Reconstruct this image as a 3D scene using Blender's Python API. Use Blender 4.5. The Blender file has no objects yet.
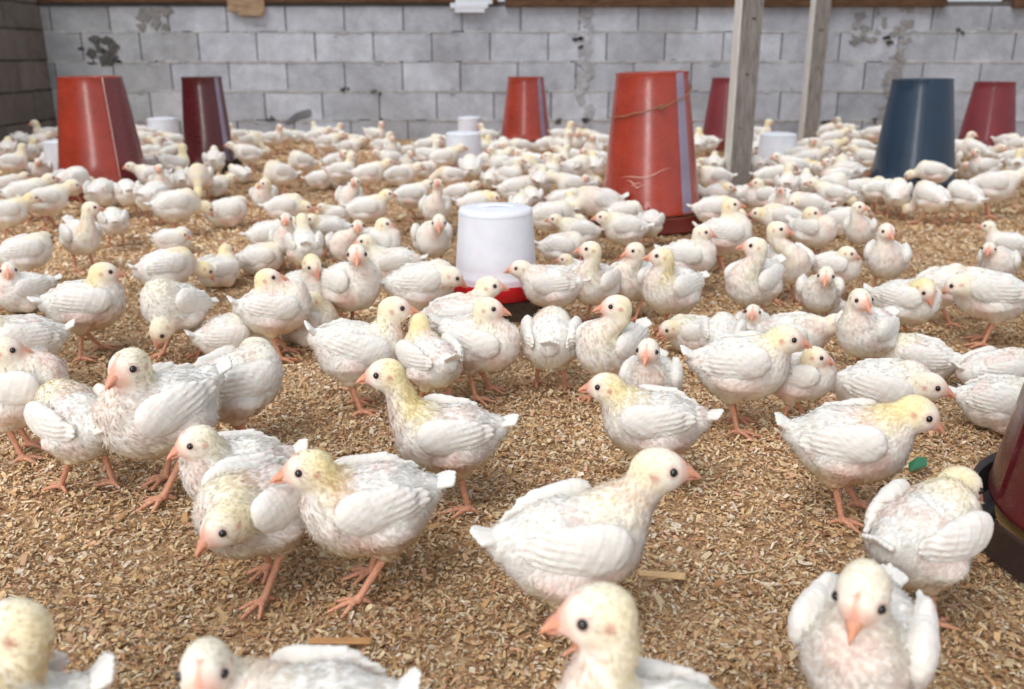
import bpy, math, random
import numpy as np
from mathutils import Vector, Matrix

SC = bpy.context.scene
COL = SC.collection
PI = math.pi
rng = np.random.default_rng(7)
random.seed(7)

# ------------------------------------------------------------------ camera
CAM_H, PITCH, FPX = 0.55, math.radians(17.7), 909.0
cam_data = bpy.data.cameras.new('camera')
cam_data.sensor_width = 36.0
cam_data.lens = FPX / 1024 * 36
cam_data.clip_start = 0.02
cam_data.clip_end = 60
cam_data.dof.use_dof = True
cam_data.dof.focus_distance = 1.22
cam_data.dof.aperture_fstop = 5.6
cam = bpy.data.objects.new('camera', cam_data)
cam.location = (0, 0, CAM_H)
cam.rotation_euler = (PI / 2 - PITCH, 0, 0)
COL.objects.link(cam)
SC.camera = cam

# ------------------------------------------------------------------ world, daylight, exposure
world = bpy.data.worlds.new('overcast_sky')
SC.world = world
world.use_nodes = True
wn = world.node_tree.nodes
wn['Background'].inputs[0].default_value = (0.86, 0.92, 1.0, 1)
wn['Background'].inputs[1].default_value = 0.68
sun_d = bpy.data.lights.new('soft_daylight', 'SUN')
sun_d.energy = 1.95
sun_d.angle = math.radians(35)
sun_d.color = (1.0, 0.97, 0.93)
sun = bpy.data.objects.new('soft_daylight', sun_d)
sun.rotation_euler = (math.radians(33), 0, math.radians(-38))
COL.objects.link(sun)
glint_d = bpy.data.lights.new('added_highlight_lamp', 'AREA')  # unseen lamp added behind the camera to put highlights on the feeders
glint_d.shape = 'RECTANGLE'; glint_d.size = 1.3; glint_d.size_y = 2.1
glint_d.energy = 75; glint_d.color = (1.0, .98, .96)
glint = bpy.data.objects.new('added_highlight_lamp', glint_d)
glint.location = (-1.3, -2.6, 1.35)
glint.rotation_euler = (Vector((0.1, 3.0, .2)) - Vector(glint.location)).to_track_quat('-Z', 'Y').to_euler()
COL.objects.link(glint)
SC.view_settings.view_transform = 'Standard'
SC.view_settings.look = 'None'
SC.view_settings.gamma = 1
SC.view_settings.use_curve_mapping = False
SC.view_settings.exposure = 0.0
SC.cycles.use_denoising = True
SC.cycles.max_bounces = 6

# ------------------------------------------------------------------ helpers
FWD = np.array([0, math.cos(PITCH), -math.sin(PITCH)])
UPV = np.array([0, math.sin(PITCH), math.cos(PITCH)])
CAMP = np.array([0, 0, CAM_H])

def ray(px, py):
    d = FWD + (px - 512) / FPX * np.array([1.0, 0, 0]) - (py - 344.5) / FPX * UPV
    return d / np.linalg.norm(d)

def at(px, py, z=0.0):
    """the point at height z seen at this place in the frame"""
    d = ray(px, py)
    return CAMP + d * ((z - CAM_H) / d[2])

def at_y(px, py, y):
    d = ray(px, py)
    return CAMP + d * (y / d[1])

def srgb(r, g, b):
    f = lambda c: (c / 255 / 12.92) if c / 255 <= 0.04045 else ((c / 255 + 0.055) / 1.055) ** 2.4
    return (f(r), f(g), f(b))

def tag(o, label=None, cat=None, group=None, kind=None):
    if label: o['label'] = label
    if cat: o['category'] = cat
    if group: o['group'] = group
    if kind: o['kind'] = kind
    return o

def mesh_np(name, verts, faces, mats, smooth=True, colors=None, mat_idx=None, normals=None):
    """verts Nx3, faces MxK array or a list of arrays of different K"""
    me = bpy.data.meshes.new(name)
    verts = np.asarray(verts, np.float32)
    fl = faces if isinstance(faces, list) else [faces]
    fl = [np.asarray(f, np.int32) for f in fl if len(f)]
    me.vertices.add(len(verts))
    me.vertices.foreach_set('co', verts.ravel())
    loops = np.concatenate([f.ravel() for f in fl])
    tot = np.concatenate([np.full(len(f), f.shape[1], np.int32) for f in fl])
    start = np.concatenate([[0], np.cumsum(tot)[:-1]]).astype(np.int32)
    me.loops.add(len(loops))
    me.loops.foreach_set('vertex_index', loops)
    me.polygons.add(len(tot))
    me.polygons.foreach_set('loop_start', start)
    me.polygons.foreach_set('loop_total', tot)
    if mat_idx is not None:
        me.polygons.foreach_set('material_index', np.asarray(mat_idx, np.int32))
    me.polygons.foreach_set('use_smooth', np.full(len(tot), bool(smooth)))
    if colors is not None:
        a = me.color_attributes.new('tint', 'FLOAT_COLOR', 'POINT')
        c = np.ones((len(verts), 4), np.float32)
        c[:, :3] = colors
        a.data.foreach_set('color', c.ravel())
    me.update(calc_edges=True)
    me.validate()
    if normals is not None:
        me.normals_split_custom_set_from_vertices(normals.tolist())
    for m in (mats if isinstance(mats, (list, tuple)) else [mats]):
        me.materials.append(m)
    return me

def obj(name, me, parent=None, mat=None):
    o = bpy.data.objects.new(name, me)
    COL.objects.link(o)
    if parent is not None:
        o.parent = parent
    if mat is not None:
        o.matrix_local = mat
    return o

class MB:
    """collects simple shapes into one mesh"""
    def __init__(s): s.v = []; s.f = {}; s.n = 0; s.c = []
    def add(s, v, faces, c=None):
        v = np.asarray(v, float)
        for f in faces:
            s.f.setdefault(len(f), []).append([i + s.n for i in f])
        s.v.append(v); s.n += len(v)
        s.c.append(np.tile(np.asarray(c if c is not None else (1, 1, 1), float), (len(v), 1)))
    def box(s, lo, hi, bev=0.0, M=None, c=None, jit=0.0):
        lo = np.array(lo, float); hi = np.array(hi, float)
        b = bev
        vs = []; idx = {}
        for sx in (0, 1):
            for sy in (0, 1):
                for sz in (0, 1):
                    for ax in (0, 1, 2):
                        p = np.array([hi[0] if sx else lo[0], hi[1] if sy else lo[1], hi[2] if sz else lo[2]])
                        sg = np.array([1 if sx else -1, 1 if sy else -1, 1 if sz else -1])
                        q = p - sg * b; q[ax] = p[ax]
                        idx[(sx, sy, sz, ax)] = len(vs); vs.append(q)
        vs = np.array(vs)
        if jit: vs = vs + np.repeat(rng.uniform(-jit, jit, (8, 3)), 3, axis=0)
        F = []
        for ax in range(3):
            o1, o2 = [a for a in range(3) if a != ax]
            for sd in (0, 1):
                ring = []
                for a, c2 in ((0, 0), (1, 0), (1, 1), (0, 1)):
                    k = [0, 0, 0]; k[ax] = sd; k[o1] = a; k[o2] = c2
                    ring.append(idx[(k[0], k[1], k[2], ax)])
                flip = (sd == 1) ^ (ax == 1)
                F.append(ring if flip else ring[::-1])
        if b > 0:
            for ax in range(3):
                o1, o2 = [a for a in range(3) if a != ax]
                for a in (0, 1):
                    for c2 in (0, 1):
                        def K(t, w):
                            k = [0, 0, 0]; k[ax] = t; k[o1] = a; k[o2] = c2
                            return idx[(k[0], k[1], k[2], w)]
                        q = [K(0, o1), K(1, o1), K(1, o2), K(0, o2)]
                        flip = (a ^ c2) ^ (ax == 1)
                        F.append(q if flip else q[::-1])
            for sx in (0, 1):
                for sy in (0, 1):
                    for sz in (0, 1):
                        t = [idx[(sx, sy, sz, 0)], idx[(sx, sy, sz, 1)], idx[(sx, sy, sz, 2)]]
                        F.append(t if (sx + sy + sz) % 2 == 1 else t[::-1])
        if M is not None:
            M = np.array(M); vs = vs @ M[:3, :3].T + M[:3, 3]
        s.add(vs, F, c)
    def lathe(s, prof, seg=64, a0=0.0, a1=2 * PI, c=None, cen=(0, 0), wob=None, squash=1.0):
        """prof: list of (r, z); a full turn or an arc from a0 to a1"""
        full = abs(a1 - a0 - 2 * PI) < 1e-6
        n = seg if full else seg + 1
        vs = []
        for (r, z) in prof:
            for i in range(n):
                a = a0 + (a1 - a0) * i / seg
                rr = r * (1 + (wob(a, z) if wob else 0))
                vs.append((cen[0] + rr * math.cos(a), cen[1] + rr * math.sin(a) * squash, z))
        F = []
        for j in range(len(prof) - 1):
            for i in range(seg):
                i2 = (i + 1) % n
                F.append([j * n + i, j * n + i2, (j + 1) * n + i2, (j + 1) * n + i])
        s.add(vs, F, c)
    def tube(s, pts, rad, seg=8, c=None):
        pts = [np.array(p, float) for p in pts]
        rad = rad if hasattr(rad, '__len__') else [rad] * len(pts)
        vs = []; F = []
        ref = np.array([0, 0, 1.0])
        for i, p in enumerate(pts):
            t = pts[min(i + 1, len(pts) - 1)] - pts[max(i - 1, 0)]
            t /= np.linalg.norm(t) + 1e-9
            if abs(t @ ref) > .95: ref = np.array([1.0, 0, 0])
            a = np.cross(ref, t); a /= np.linalg.norm(a) + 1e-9
            b = np.cross(t, a)
            for k in range(seg):
                w = 2 * PI * k / seg
                vs.append(p + rad[i] * (a * math.cos(w) + b * math.sin(w)))
        for i in range(len(pts) - 1):
            for k in range(seg):
                k2 = (k + 1) % seg
                F.append([i * seg + k, i * seg + k2, (i + 1) * seg + k2, (i + 1) * seg + k])
        F.append(list(range(seg))[::-1])
        F.append([(len(pts) - 1) * seg + k for k in range(seg)])
        s.add(vs, F, c)
    def mesh(s, name, mats, smooth=False, cols=False):
        V = np.concatenate(s.v)
        return mesh_np(name, V, [np.array(f) for f in s.f.values()], mats, smooth, np.concatenate(s.c) if cols else None)
    def build(s, name, mats, parent=None, smooth=False, cols=False, sharp=None):
        me = s.mesh(name, mats, smooth, cols)
        if sharp: me.set_sharp_from_angle(angle=math.radians(sharp))
        return obj(name, me, parent)

# ------------------------------------------------------------------ materials
class NT:
    def __init__(s, name):
        s.m = bpy.data.materials.new(name); s.m.use_nodes = True
        s.t = s.m.node_tree; s.n = s.t.nodes; s.b = s.n['Principled BSDF']
    def node(s, typ, **kw):
        n = s.n.new(typ)
        for k, v in kw.items():
            if k in n.inputs: n.inputs[k].default_value = v
            else: setattr(n, k, v)
        return n
    def link(s, a, b): s.t.links.new(a, b)
    def ramp(s, fac, stops, interp='LINEAR'):
        r = s.n.new('ShaderNodeValToRGB'); r.color_ramp.interpolation = interp
        e = r.color_ramp.elements
        while len(e) < len(stops): e.new(0.5)
        for el, (p, c) in zip(e, stops):
            el.position = p; el.color = (*c, 1) if len(c) == 3 else c
        s.link(fac, r.inputs[0]); return r.outputs[0]
    def noise(s, scale, detail=4, rough=.55, coord=None, dist=0):
        n = s.node('ShaderNodeTexNoise', Scale=scale, Detail=detail, Roughness=rough, Distortion=dist)
        if coord is not None: s.link(coord, n.inputs['Vector'])
        return n.outputs['Fac']
    def obj_co(s, scale=(1, 1, 1)):
        c = s.n.new('ShaderNodeTexCoord'); m = s.node('ShaderNodeMapping'); m.inputs['Scale'].default_value = scale
        s.link(c.outputs['Object'], m.inputs[0]); return m.outputs[0]
    def mix(s, fac, a, b, mode='MIX'):
        m = s.n.new('ShaderNodeMix'); m.data_type = 'RGBA'; m.blend_type = mode
        if isinstance(fac, (int, float)): m.inputs[0].default_value = fac
        else: s.link(fac, m.inputs[0])
        for i, x in ((6, a), (7, b)):
            if isinstance(x, tuple): m.inputs[i].default_value = (*x[:3], 1)
            else: s.link(x, m.inputs[i])
        return m.outputs[2]
    def math(s, op, a, b=0.0, clamp=False):
        m = s.n.new('ShaderNodeMath'); m.operation = op; m.use_clamp = clamp
        for i, x in ((0, a), (1, b)):
            if isinstance(x, (int, float)): m.inputs[i].default_value = x
            else: s.link(x, m.inputs[i])
        return m.outputs[0]
    def attr(s, name='tint'):
        a = s.n.new('ShaderNodeAttribute'); a.attribute_name = name; return a.outputs['Color']
    def bump(s, h, strength=.3, dist=.01):
        b = s.node('ShaderNodeBump', Strength=strength, Distance=dist)
        s.link(h, b.inputs['Height']); s.link(b.outputs[0], s.b.inputs['Normal'])
    def base(s, c):
        if isinstance(c, tuple): s.b.inputs['Base Color'].default_value = (*c[:3], 1)
        else: s.link(c, s.b.inputs['Base Color'])
    def set(s, **kw):
        for k, v in kw.items(): s.b.inputs[k.replace('_', ' ')].default_value = v

def mat_plumage():
    t = NT('plumage'); co = t.obj_co()
    n = t.noise(160, 3, .6, co); n2 = t.noise(45, 2, .5, co)
    c = t.mix(t.ramp(n, [(.3, (.95, .95, .95)), (.7, (1.03, 1.03, 1.03))]), (0, 0, 0), (1, 1, 1))
    c2 = t.mix(1.0, t.attr(), c, 'MULTIPLY')
    t.base(c2)
    t.set(Roughness=.85, Specular_IOR_Level=.15, Sheen_Weight=.25, Sheen_Roughness=.6, Subsurface_Weight=.35, Subsurface_Scale=.012)
    t.b.inputs['Subsurface Radius'].default_value = (1, .7, .5)
    t.bump(t.math('ADD', n, n2), .2, .002)
    return t.m

def mat_simple(name, col, rough=.5, spec=.5, noise=None, bump=None, **kw):
    t = NT(name)
    if noise:
        co = t.obj_co(); n = t.noise(noise[0], 4, .6, co)
        a = tuple(x * (1 - noise[1]) for x in col); b = tuple(min(1, x * (1 + noise[1])) for x in col)
        t.base(t.ramp(n, [(.3, a), (.7, b)]))
        if bump: t.bump(n, bump, .004)
    else: t.base(col)
    t.set(Roughness=rough, Specular_IOR_Level=spec, **kw)
    return t.m

M_PLUM = mat_plumage()
def mat_down():
    t = NT('down_feather'); c = t.attr(); t.base(c)
    t.set(Roughness=.9, Specular_IOR_Level=.1)
    tl = t.n.new('ShaderNodeBsdfTranslucent'); t.link(c, tl.inputs[0])
    mx = t.n.new('ShaderNodeMixShader'); mx.inputs[0].default_value = .35
    t.link(t.b.outputs[0], mx.inputs[1]); t.link(tl.outputs[0], mx.inputs[2])
    t.link(mx.outputs[0], t.n['Material Output'].inputs[0])
    return t.m
M_DOWN = mat_down()
M_WING = mat_simple('wing_feather', (.775, .745, .70), .85, .12, (60, .05), .3, Sheen_Weight=.2, Subsurface_Weight=.2, Subsurface_Scale=.008)
M_SHANK = mat_simple('shank_skin', srgb(206, 150, 122), .5, .35, (220, .22), .5, Subsurface_Weight=.25, Subsurface_Scale=.004)
M_BEAK = mat_simple('beak_horn', srgb(218, 156, 128), .4, .4, (150, .14), None, Subsurface_Weight=.25, Subsurface_Scale=.004)
M_EYE = mat_simple('eye_black', (.012, .010, .010), .12, .6)

# ------------------------------------------------------------------ implicit surfaces: smooth unions turned into one mesh
def smin(a, b, k):
    h = np.maximum(k - np.abs(a - b), 0) / k
    return np.minimum(a, b) - h * h * k * .25

def sd_cone(P, a, b, ra, rb):
    a = np.asarray(a, np.float32); b = np.asarray(b, np.float32)
    ba = b - a; l2 = float(ba @ ba) + 1e-12
    t = np.clip(((P - a) @ ba) / l2, 0, 1)
    d = P - a - t[..., None] * ba
    return np.sqrt((d * d).sum(-1)) - (ra + (rb - ra) * t)

def sd_ell(P, c, R, r):
    """ellipsoid with axes the rows of R and radii r"""
    q = (P - np.asarray(c, np.float32)) @ np.asarray(R, np.float32).T
    r = np.asarray(r, np.float32)
    k0 = np.sqrt(((q / r) ** 2).sum(-1)); k1 = np.sqrt(((q / (r * r)) ** 2).sum(-1)) + 1e-9
    return k0 * (k0 - 1) / k1

def nets(fn, lo, hi, h):
    lo = np.array(lo, np.float32); hi = np.array(hi, np.float32)
    n = np.ceil((hi - lo) / h).astype(int) + 1
    g = np.stack(np.meshgrid(*[lo[i] + h * np.arange(n[i], dtype=np.float32) for i in range(3)], indexing='ij'), -1)
    F = fn(g.reshape(-1, 3)).reshape(n)
    S = F < 0
    cn = n - 1
    acc = np.zeros((*cn, 3), np.float32); cnt = np.zeros(cn, np.float32)
    for ax in range(3):
        o = [a for a in range(3) if a != ax]
        A = np.take(F, range(0, n[ax] - 1), ax); B = np.take(F, range(1, n[ax]), ax)
        cr = (A < 0) != (B < 0)
        t = np.where(cr, A / np.where(cr, A - B, 1), 0)
        for d1 in (0, 1):
            for d2 in (0, 1):
                sl = [None] * 3
                sl[ax] = slice(0, cn[ax])
                sl[o[0]] = slice(d1, d1 + cn[o[0]]); sl[o[1]] = slice(d2, d2 + cn[o[1]])
                sl = tuple(sl)
                c = cr[sl]; cnt += c
                acc[..., ax] += t[sl]
                acc[..., o[0]] += c * d1; acc[..., o[1]] += c * d2
    m = cnt > 0
    idx = np.full(cn, -1, np.int64); idx[m] = np.arange(m.sum())
    cell = np.argwhere(m).astype(np.float32)
    V = lo + h * (cell + acc[m] / cnt[m][:, None])
    faces = []
    for ax in range(3):
        o1, o2 = (ax + 1) % 3, (ax + 2) % 3
        A = np.take(S, range(0, n[ax] - 1), ax); B = np.take(S, range(1, n[ax]), ax)
        e = np.argwhere(A != B)
        ok = (e[:, o1] >= 1) & (e[:, o2] >= 1) & (e[:, o1] < cn[o1]) & (e[:, o2] < cn[o2])
        e = e[ok]
        if not len(e): continue
        flip = ~A[tuple(e.T)]
        def cellv(d1, d2):
            q = e.copy(); q[:, o1] -= d1; q[:, o2] -= d2
            return idx[tuple(q.T)]
        q = np.stack([cellv(1, 1), cellv(0, 1), cellv(0, 0), cellv(1, 0)], 1)
        q[flip] = q[flip][:, ::-1]
        faces.append(q)
    return V, np.concatenate(faces)

def vnormals(V, Q):
    n = np.zeros_like(V)
    fn = np.cross(V[Q[:, 2]] - V[Q[:, 0]], V[Q[:, 3]] - V[Q[:, 1]])
    for k in range(4): np.add.at(n, Q[:, k], fn)
    return n / (np.linalg.norm(n, axis=1, keepdims=True) + 1e-12)

def vnoise(P, freq, seed):
    """cheap smooth noise from a few sine products"""
    r = np.random.default_rng(seed)
    out = np.zeros(len(P))
    for i in range(5):
        k = r.normal(size=3); k *= freq * (0.7 + .35 * i) / np.linalg.norm(k)
        out += np.sin(P @ k + r.uniform(0, 6.28)) / (1 + .4 * i)
    return out / 2.2

def rotY(a):  # positive lifts +X
    c, s = math.cos(a), math.sin(a)
    return np.array([[c, 0, s], [0, 1, 0], [-s, 0, c]]).T  # rows act on row vectors via @

def basis(yaw, pitch):
    f = np.array([math.cos(yaw) * math.cos(pitch), math.sin(yaw) * math.cos(pitch), math.sin(pitch)])
    l = np.array([-math.sin(yaw), math.cos(yaw), 0.0])
    u = np.cross(f, l)
    return f, l, u

HIP = np.array([0, 0, .085])
STAND = .011

# shared parts: wing, tail, beak, eye, legs --------------------------------
def wing_mesh(name, side, seed):
    r = np.random.default_rng(seed)
    R0 = rotY(math.radians(-6))
    def fn(P):
        d = sd_ell(P, (.018, side * .0400, .099), R0, (.025, .0115, .0225))
        d = smin(d, sd_ell(P, (-.010, side * .0408, .097), rotY(math.radians(7)), (.028, .0095, .0225)), .012)
        Q = P.copy(); Q[:, 1] = (Q[:, 1] - side * .042) * 1.7 + side * .042
        for i in range(7):
            z0 = .1165 - i * .0056; L = .052 - .0013 * (i - 1.2) ** 2
            a = (-.004, side * (.0408 + .0006 * i), z0 - .006)
            b = (.004 - L, side * (.0320 + .0013 * i), .104 - .0042 * i)
            d = smin(d, sd_cone(Q, a, b, .0060, .0032), .0028)
        ln = np.sin((P[:, 2] - .1 + .12 * (P[:, 0] + .02)) * 900) * np.clip((.012 - P[:, 0]) / .04, 0, 1)
        return d + ln * .0008 + np.sin(P[:, 0] * 700 + P[:, 2] * 500) * np.sin(P[:, 2] * 800 - P[:, 0] * 200) * .0004
    V, Q = nets(fn, (-.082, side * .046 - .022, .060), (.05, side * .046 + .022, .132), .0019)
    N = vnormals(V, Q)
    V = V + N * (vnoise(V, 300, seed) * .0006 + vnoise(V, 900, seed) * .0004)[:, None]
    return mesh_np(name, V, Q, M_WING)

def tail_mesh(seed, up):
    def fn(P):
        d = None
        for i in range(7):
            w = (i - 3) / 3
            a = np.array((-.070, .006 * w, .104)); L = .036 - .006 * abs(w)
            dr = np.array((-math.cos(up), .42 * w, math.sin(up) - .12 * abs(w))); dr /= np.linalg.norm(dr)
            c = sd_cone(P, a, a + dr * L, .0060, .0034)
            d = c if d is None else smin(d, c, .0018)
        return d
    V, Q = nets(fn, (-.118, -.032, .090), (-.058, .032, .150), .0019)
    V = V + vnormals(V, Q) * (vnoise(V, 800, seed) * .0005)[:, None]
    return mesh_np('tail', V, Q, M_WING)

def beak_mesh():
    m = MB()
    def loft(rings):
        n = 10; vs = []; F = []
        for (x, z, ry, rz) in rings:
            for k in range(n):
                w = 2 * PI * k / n
                vs.append((x, ry * math.cos(w), z + rz * math.sin(w)))
        for j in range(len(rings) - 1):
            for k in range(n):
                k2 = (k + 1) % n
                F.append([j * n + k, j * n + k2, (j + 1) * n + k2, (j + 1) * n + k][::-1])
        F.append([(len(rings) - 1) * n + k for k in range(n)][::-1])
        m.add(vs, F)
    loft([(.014, -.001, .0086, .0074), (.022, -.0010, .0076, .0064), (.028, -.0018, .0056, .0050), (.033, -.0034, .0032, .0031), (.038, -.0058, .0015, .0018), (.0402, -.0080, .0005, .0007)])
    loft([(.014, -.0066, .0062, .0026), (.022, -.0072, .0050, .0022), (.030, -.0078, .0030, .0016), (.0355, -.0082, .0010, .0007)])
    for s in (-1, 1):  # nostril ridge
        m.tube([(.022, s * .0046, .0022), (.027, s * .0036, .0016)], [.0012, .0007], 6)
    return m.mesh('beak', M_BEAK, True)

def eye_mesh():
    m = MB(); pr = [(max(.0041 * math.sin(a), 1e-5), -.0041 * math.cos(a)) for a in np.linspace(0, PI, 9)]
    m.lathe(pr, 12)
    return m.mesh('eye', M_EYE, True)

def leg_mesh(side, foot_dx, lift=0.0, splay=0.0, seed=0):
    """shank and toes; hock stays at the thigh, foot moved by foot_dx"""
    y = side * .0225
    hock = np.array((-.012, y, .047 + STAND)); ank = np.array((-.002 + foot_dx, y + side * .004, .0095 + lift))
    toes = []
    for k, (ang, L) in enumerate(((-34 * side, .025), (2, .031), (38 * side, .026), (176, .013))):
        w = math.radians(ang) + splay
        d = np.array((math.cos(w), math.sin(w), 0))
        p1 = ank + d * L * .5 + np.array((0, 0, -.002)); p2 = ank + d * L + np.array((0, 0, -.0065))
        toes.append((ank, p1, p2, d))
    def fn(P):
        d = sd_cone(P, hock, ank, .0046, .0036)
        d = smin(d, sd_cone(P, hock + (.0, 0, .012), hock, .0060, .0052), .004)
        d = smin(d, sd_cone(P, ank, ank + (0, 0, -.001), .0046, .0046), .003)
        for a, p1, p2, dd in toes:
            d = smin(d, sd_cone(P, a, p1, .0031, .0027), .0016)
            d = smin(d, sd_cone(P, p1, p2, .0028, .0020), .0010)
            d = smin(d, sd_cone(P, p2, p2 + dd * .004 + (0, 0, -.001), .0015, .0005), .0008)
        return d
    xs = [hock[0], ank[0]] + [t[2][0] for t in toes]; ys = [hock[1], ank[1]] + [t[2][1] for t in toes]
    V, Q = nets(fn, (min(xs) - .010, min(ys) - .010, -.004), (max(xs) + .010, max(ys) + .010, .082), .0014)
    return mesh_np('leg', V, Q, M_SHANK)

WINGS = {(s, v): wing_mesh('wing', s, 30 + v) for s in (-1, 1) for v in (0, 1)}
TAILS = [tail_mesh(3, math.radians(22)), tail_mesh(4, math.radians(42))]
BEAK, EYE = beak_mesh(), eye_mesh()
LEGS = {}
for s in (-1, 1):
    LEGS[(s, 0)] = leg_mesh(s, .004)
    LEGS[(s, 1)] = leg_mesh(s, .024, 0, .1 * s)
    LEGS[(s, 2)] = leg_mesh(s, -.020, .0, -.1 * s)

WHITE = np.array((.88, .85, .80)); YEL = np.array(srgb(243, 222, 158)); PINK = np.array(srgb(236, 190, 176)); FACE = np.array(srgb(232, 168, 148)); COMB = np.array(srgb(230, 158, 134)); EARC = np.array(srgb(190, 96, 84))

def body_mesh(H, yaw, hp, bpitch, sit, yel, h, seed, down=0):
    """one continuous body: trunk, thighs, neck and head. H head centre in the chick's own frame"""
    r = np.random.default_rng(seed)
    H = np.array(H, float)
    f, l, u = basis(yaw, hp)
    R = rotY(bpitch)
    T = lambda p: (np.array(p, float) - HIP) @ R + HIP        # tilt the trunk about the hip
    zo = np.array([0, 0, -.040 if sit else STAND])
    fat = 1 + r.uniform(-.05, .05)
    axis0 = rotY(math.radians(14) + bpitch)
    neck0 = T((.036, 0, .103)) + zo
    # the neck bends from the breast up (or down) to the head
    back = H - f * .009 - u * .010
    d0 = T((.062, 0, .128)) + zo - neck0
    d0 = d0 / np.linalg.norm(d0)
    span = np.linalg.norm(back - neck0)
    c1 = neck0 + d0 * span * .45
    c2 = back - (u * .75 + f * .2) * span * .35
    NP = []
    for t in np.linspace(0, 1, 6):
        NP.append((1 - t) ** 3 * neck0 + 3 * (1 - t) ** 2 * t * c1 + 3 * (1 - t) * t * t * c2 + t ** 3 * back)
    nr = [.0325, .0265, .0212, .0175, .0160, .0157]
    wide = 1.10 if sit else 1.0
    tr = T((-.002, 0, .087)) + zo; br = T((.033, 0, .090)) + zo
    r0 = T((-.030, 0, .091)) + zo; r1 = T((-.058, 0, .101)) + zo
    def parts(P):
        body = sd_ell(P, tr, axis0, (.057 * fat, .0430 * fat * wide, .0465 * fat))
        body = smin(body, sd_ell(P, br, axis0, (.036, .0385 * wide, .0415)), .014)
        body = smin(body, sd_cone(P, r0, r1, .0385, .0175), .014)
        for s in (-1, 1):
            if sit:
                a = np.array((.004, s * .030, .040)); b = np.array((.010, s * .032, .022))
                body = smin(body, sd_cone(P, a, b, .027, .018), .012)
            else:
                a = T((-.010, s * .0230, .072)) + zo; b = np.array((-.012, s * .0225, .050 + STAND))
                body = smin(body, sd_cone(P, a, b, .0295, .0105), .014)
        neck = None
        for i in range(5):
            c = sd_cone(P, NP[i], NP[i + 1], nr[i], nr[i + 1])
            neck = c if neck is None else smin(neck, c, .006)
        head = sd_ell(P, H - f * .001, np.stack([f, l, u]), (.0240, .0180, .0188))
        head = smin(head, sd_cone(P, H + f * .006 - u * .002, H + f * .0225 - u * .0035, .0148, .0068), .006)
        head = smin(head, sd_ell(P, H - u * .0055 + f * .002, np.stack([f, l, u]), (.0195, .0177, .0156)), .006)
        comb = sd_cone(P, H + f * .0222 + u * .0055, H + f * .0090 + u * .0166, .0026, .0012)
        return body, neck, head, comb
    def fn(P):
        b, n, hd, cb = parts(P)
        d = smin(smin(b, n, .020), hd, .009)
        return smin(d, cb, .002)
    allp = np.array([tr, br, r0, r1, H] + NP)
    lo = allp.min(0) - .052; hi = allp.max(0) + .052
    lo[2] = max(min(lo[2], .035 if not sit else -.002), -.004); lo[0] = min(lo[0], -.084); lo[1] = min(lo[1], -.068); hi[1] = max(hi[1], .068); hi[2] = min(hi[2], max(H[2] + .030, tr[2] + .085))
    V, Q = nets(fn, lo, hi, h)
    V = V.astype(float)
    N = vnormals(V, Q)
    b, n, hd, cb = parts(V.astype(np.float32))
    amp = np.clip((hd + .004) / .02, .25, 1)
    V = V + N * ((vnoise(V, 200, seed) * .0012 + vnoise(V, 800, seed + 1) * .0003) * amp)[:, None]
    # own colours of the down: white, yellow on nape and crown, pink skin at face, throat and belly
    C = np.tile(WHITE, (len(V), 1))
    def blend(w, col):
        nonlocal C
        w = np.clip(w, 0, 1)[:, None]; C = C * (1 - w) + col * w
    nn = vnoise(V, 60, seed + 2)
    q = V - H
    fd, ud, ld = q @ f, q @ u, np.abs(q @ l)
    wneck = np.clip((.012 - n) / .012, 0, 1) * np.clip((b + .010) / .02, 0, 1)
    axn = np.array(NP)
    dn = ((V[:, None, :] - axn[None]) ** 2).sum(-1).argmin(1)
    rel = V - axn[dn]
    backside = np.clip(.55 - (rel @ (f * .8)) / .02, 0, 1)
    blend(wneck * (yel * .9 * backside + .12) * (1 + .25 * nn), YEL)
    wh = np.clip((.006 - hd) / .006, 0, 1)
    blend(wh * (.18 + .55 * yel * np.clip(.6 - fd / .022, 0, 1)), YEL)
    blend(np.clip((.080 + zo[2] - V[:, 2]) / .03, 0, 1) * (1 - wneck) * (.38 + .42 * yel) * (.8 + .3 * nn), YEL * .97)
    blend(wneck * np.clip((rel @ f) / .02, 0, 1) * .30, PINK)
    side = np.clip((np.abs(V[:, 1]) - .026) / .012, 0, 1)
    blend(side * np.clip(.5 + nn, 0, 1) * (1 - wh) * np.clip((.098 + zo[2] - V[:, 2]) / .02, 0, 1) * .42, PINK)
    blend(np.clip((np.abs(nn) - .55) * 1.2, 0, .25) * (1 - wh), PINK)
    blend(wh * np.clip((fd - .0125) / .009, 0, 1) * .72, FACE)
    eyed = np.sqrt((fd - .0095) ** 2 + (ud - .004) ** 2 + (ld - .0165) ** 2)
    blend(np.clip((.0078 - eyed) / .002, 0, 1) * .55, PINK * .85)
    eard = np.sqrt((fd + .0065) ** 2 + (ud + .002) ** 2 + (ld - .017) ** 2)
    blend(np.clip((.0052 - eard) / .0022, 0, 1) * .55, EARC)
    blend(np.clip((.0016 - cb) / .0014, 0, 1) * .85, COMB)
    C *= (1 + .03 * vnoise(V, 500, seed + 5))[:, None]
    faces = [Q]
    if down:
        # short flat down feathers lying back over the surface
        K = down
        tri = Q[r.integers(0, len(Q), K)]
        w = r.dirichlet((1, 1, 1, 1), K)
        P0 = (V[tri] * w[..., None]).sum(1); N0 = (N[tri] * w[..., None]).sum(1)
        N0 /= np.linalg.norm(N0, axis=1, keepdims=True) + 1e-9
        C0 = (C[tri] * w[..., None]).sum(1)
        h0 = (hd[tri] * w).sum(1); f0 = ((P0 - H) @ f)
        onhead = h0 < .004
        keep = ~(onhead & (f0 > .012))
        P0, N0, C0, h0, onhead = P0[keep], N0[keep], C0[keep], h0[keep], onhead[keep]
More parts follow.
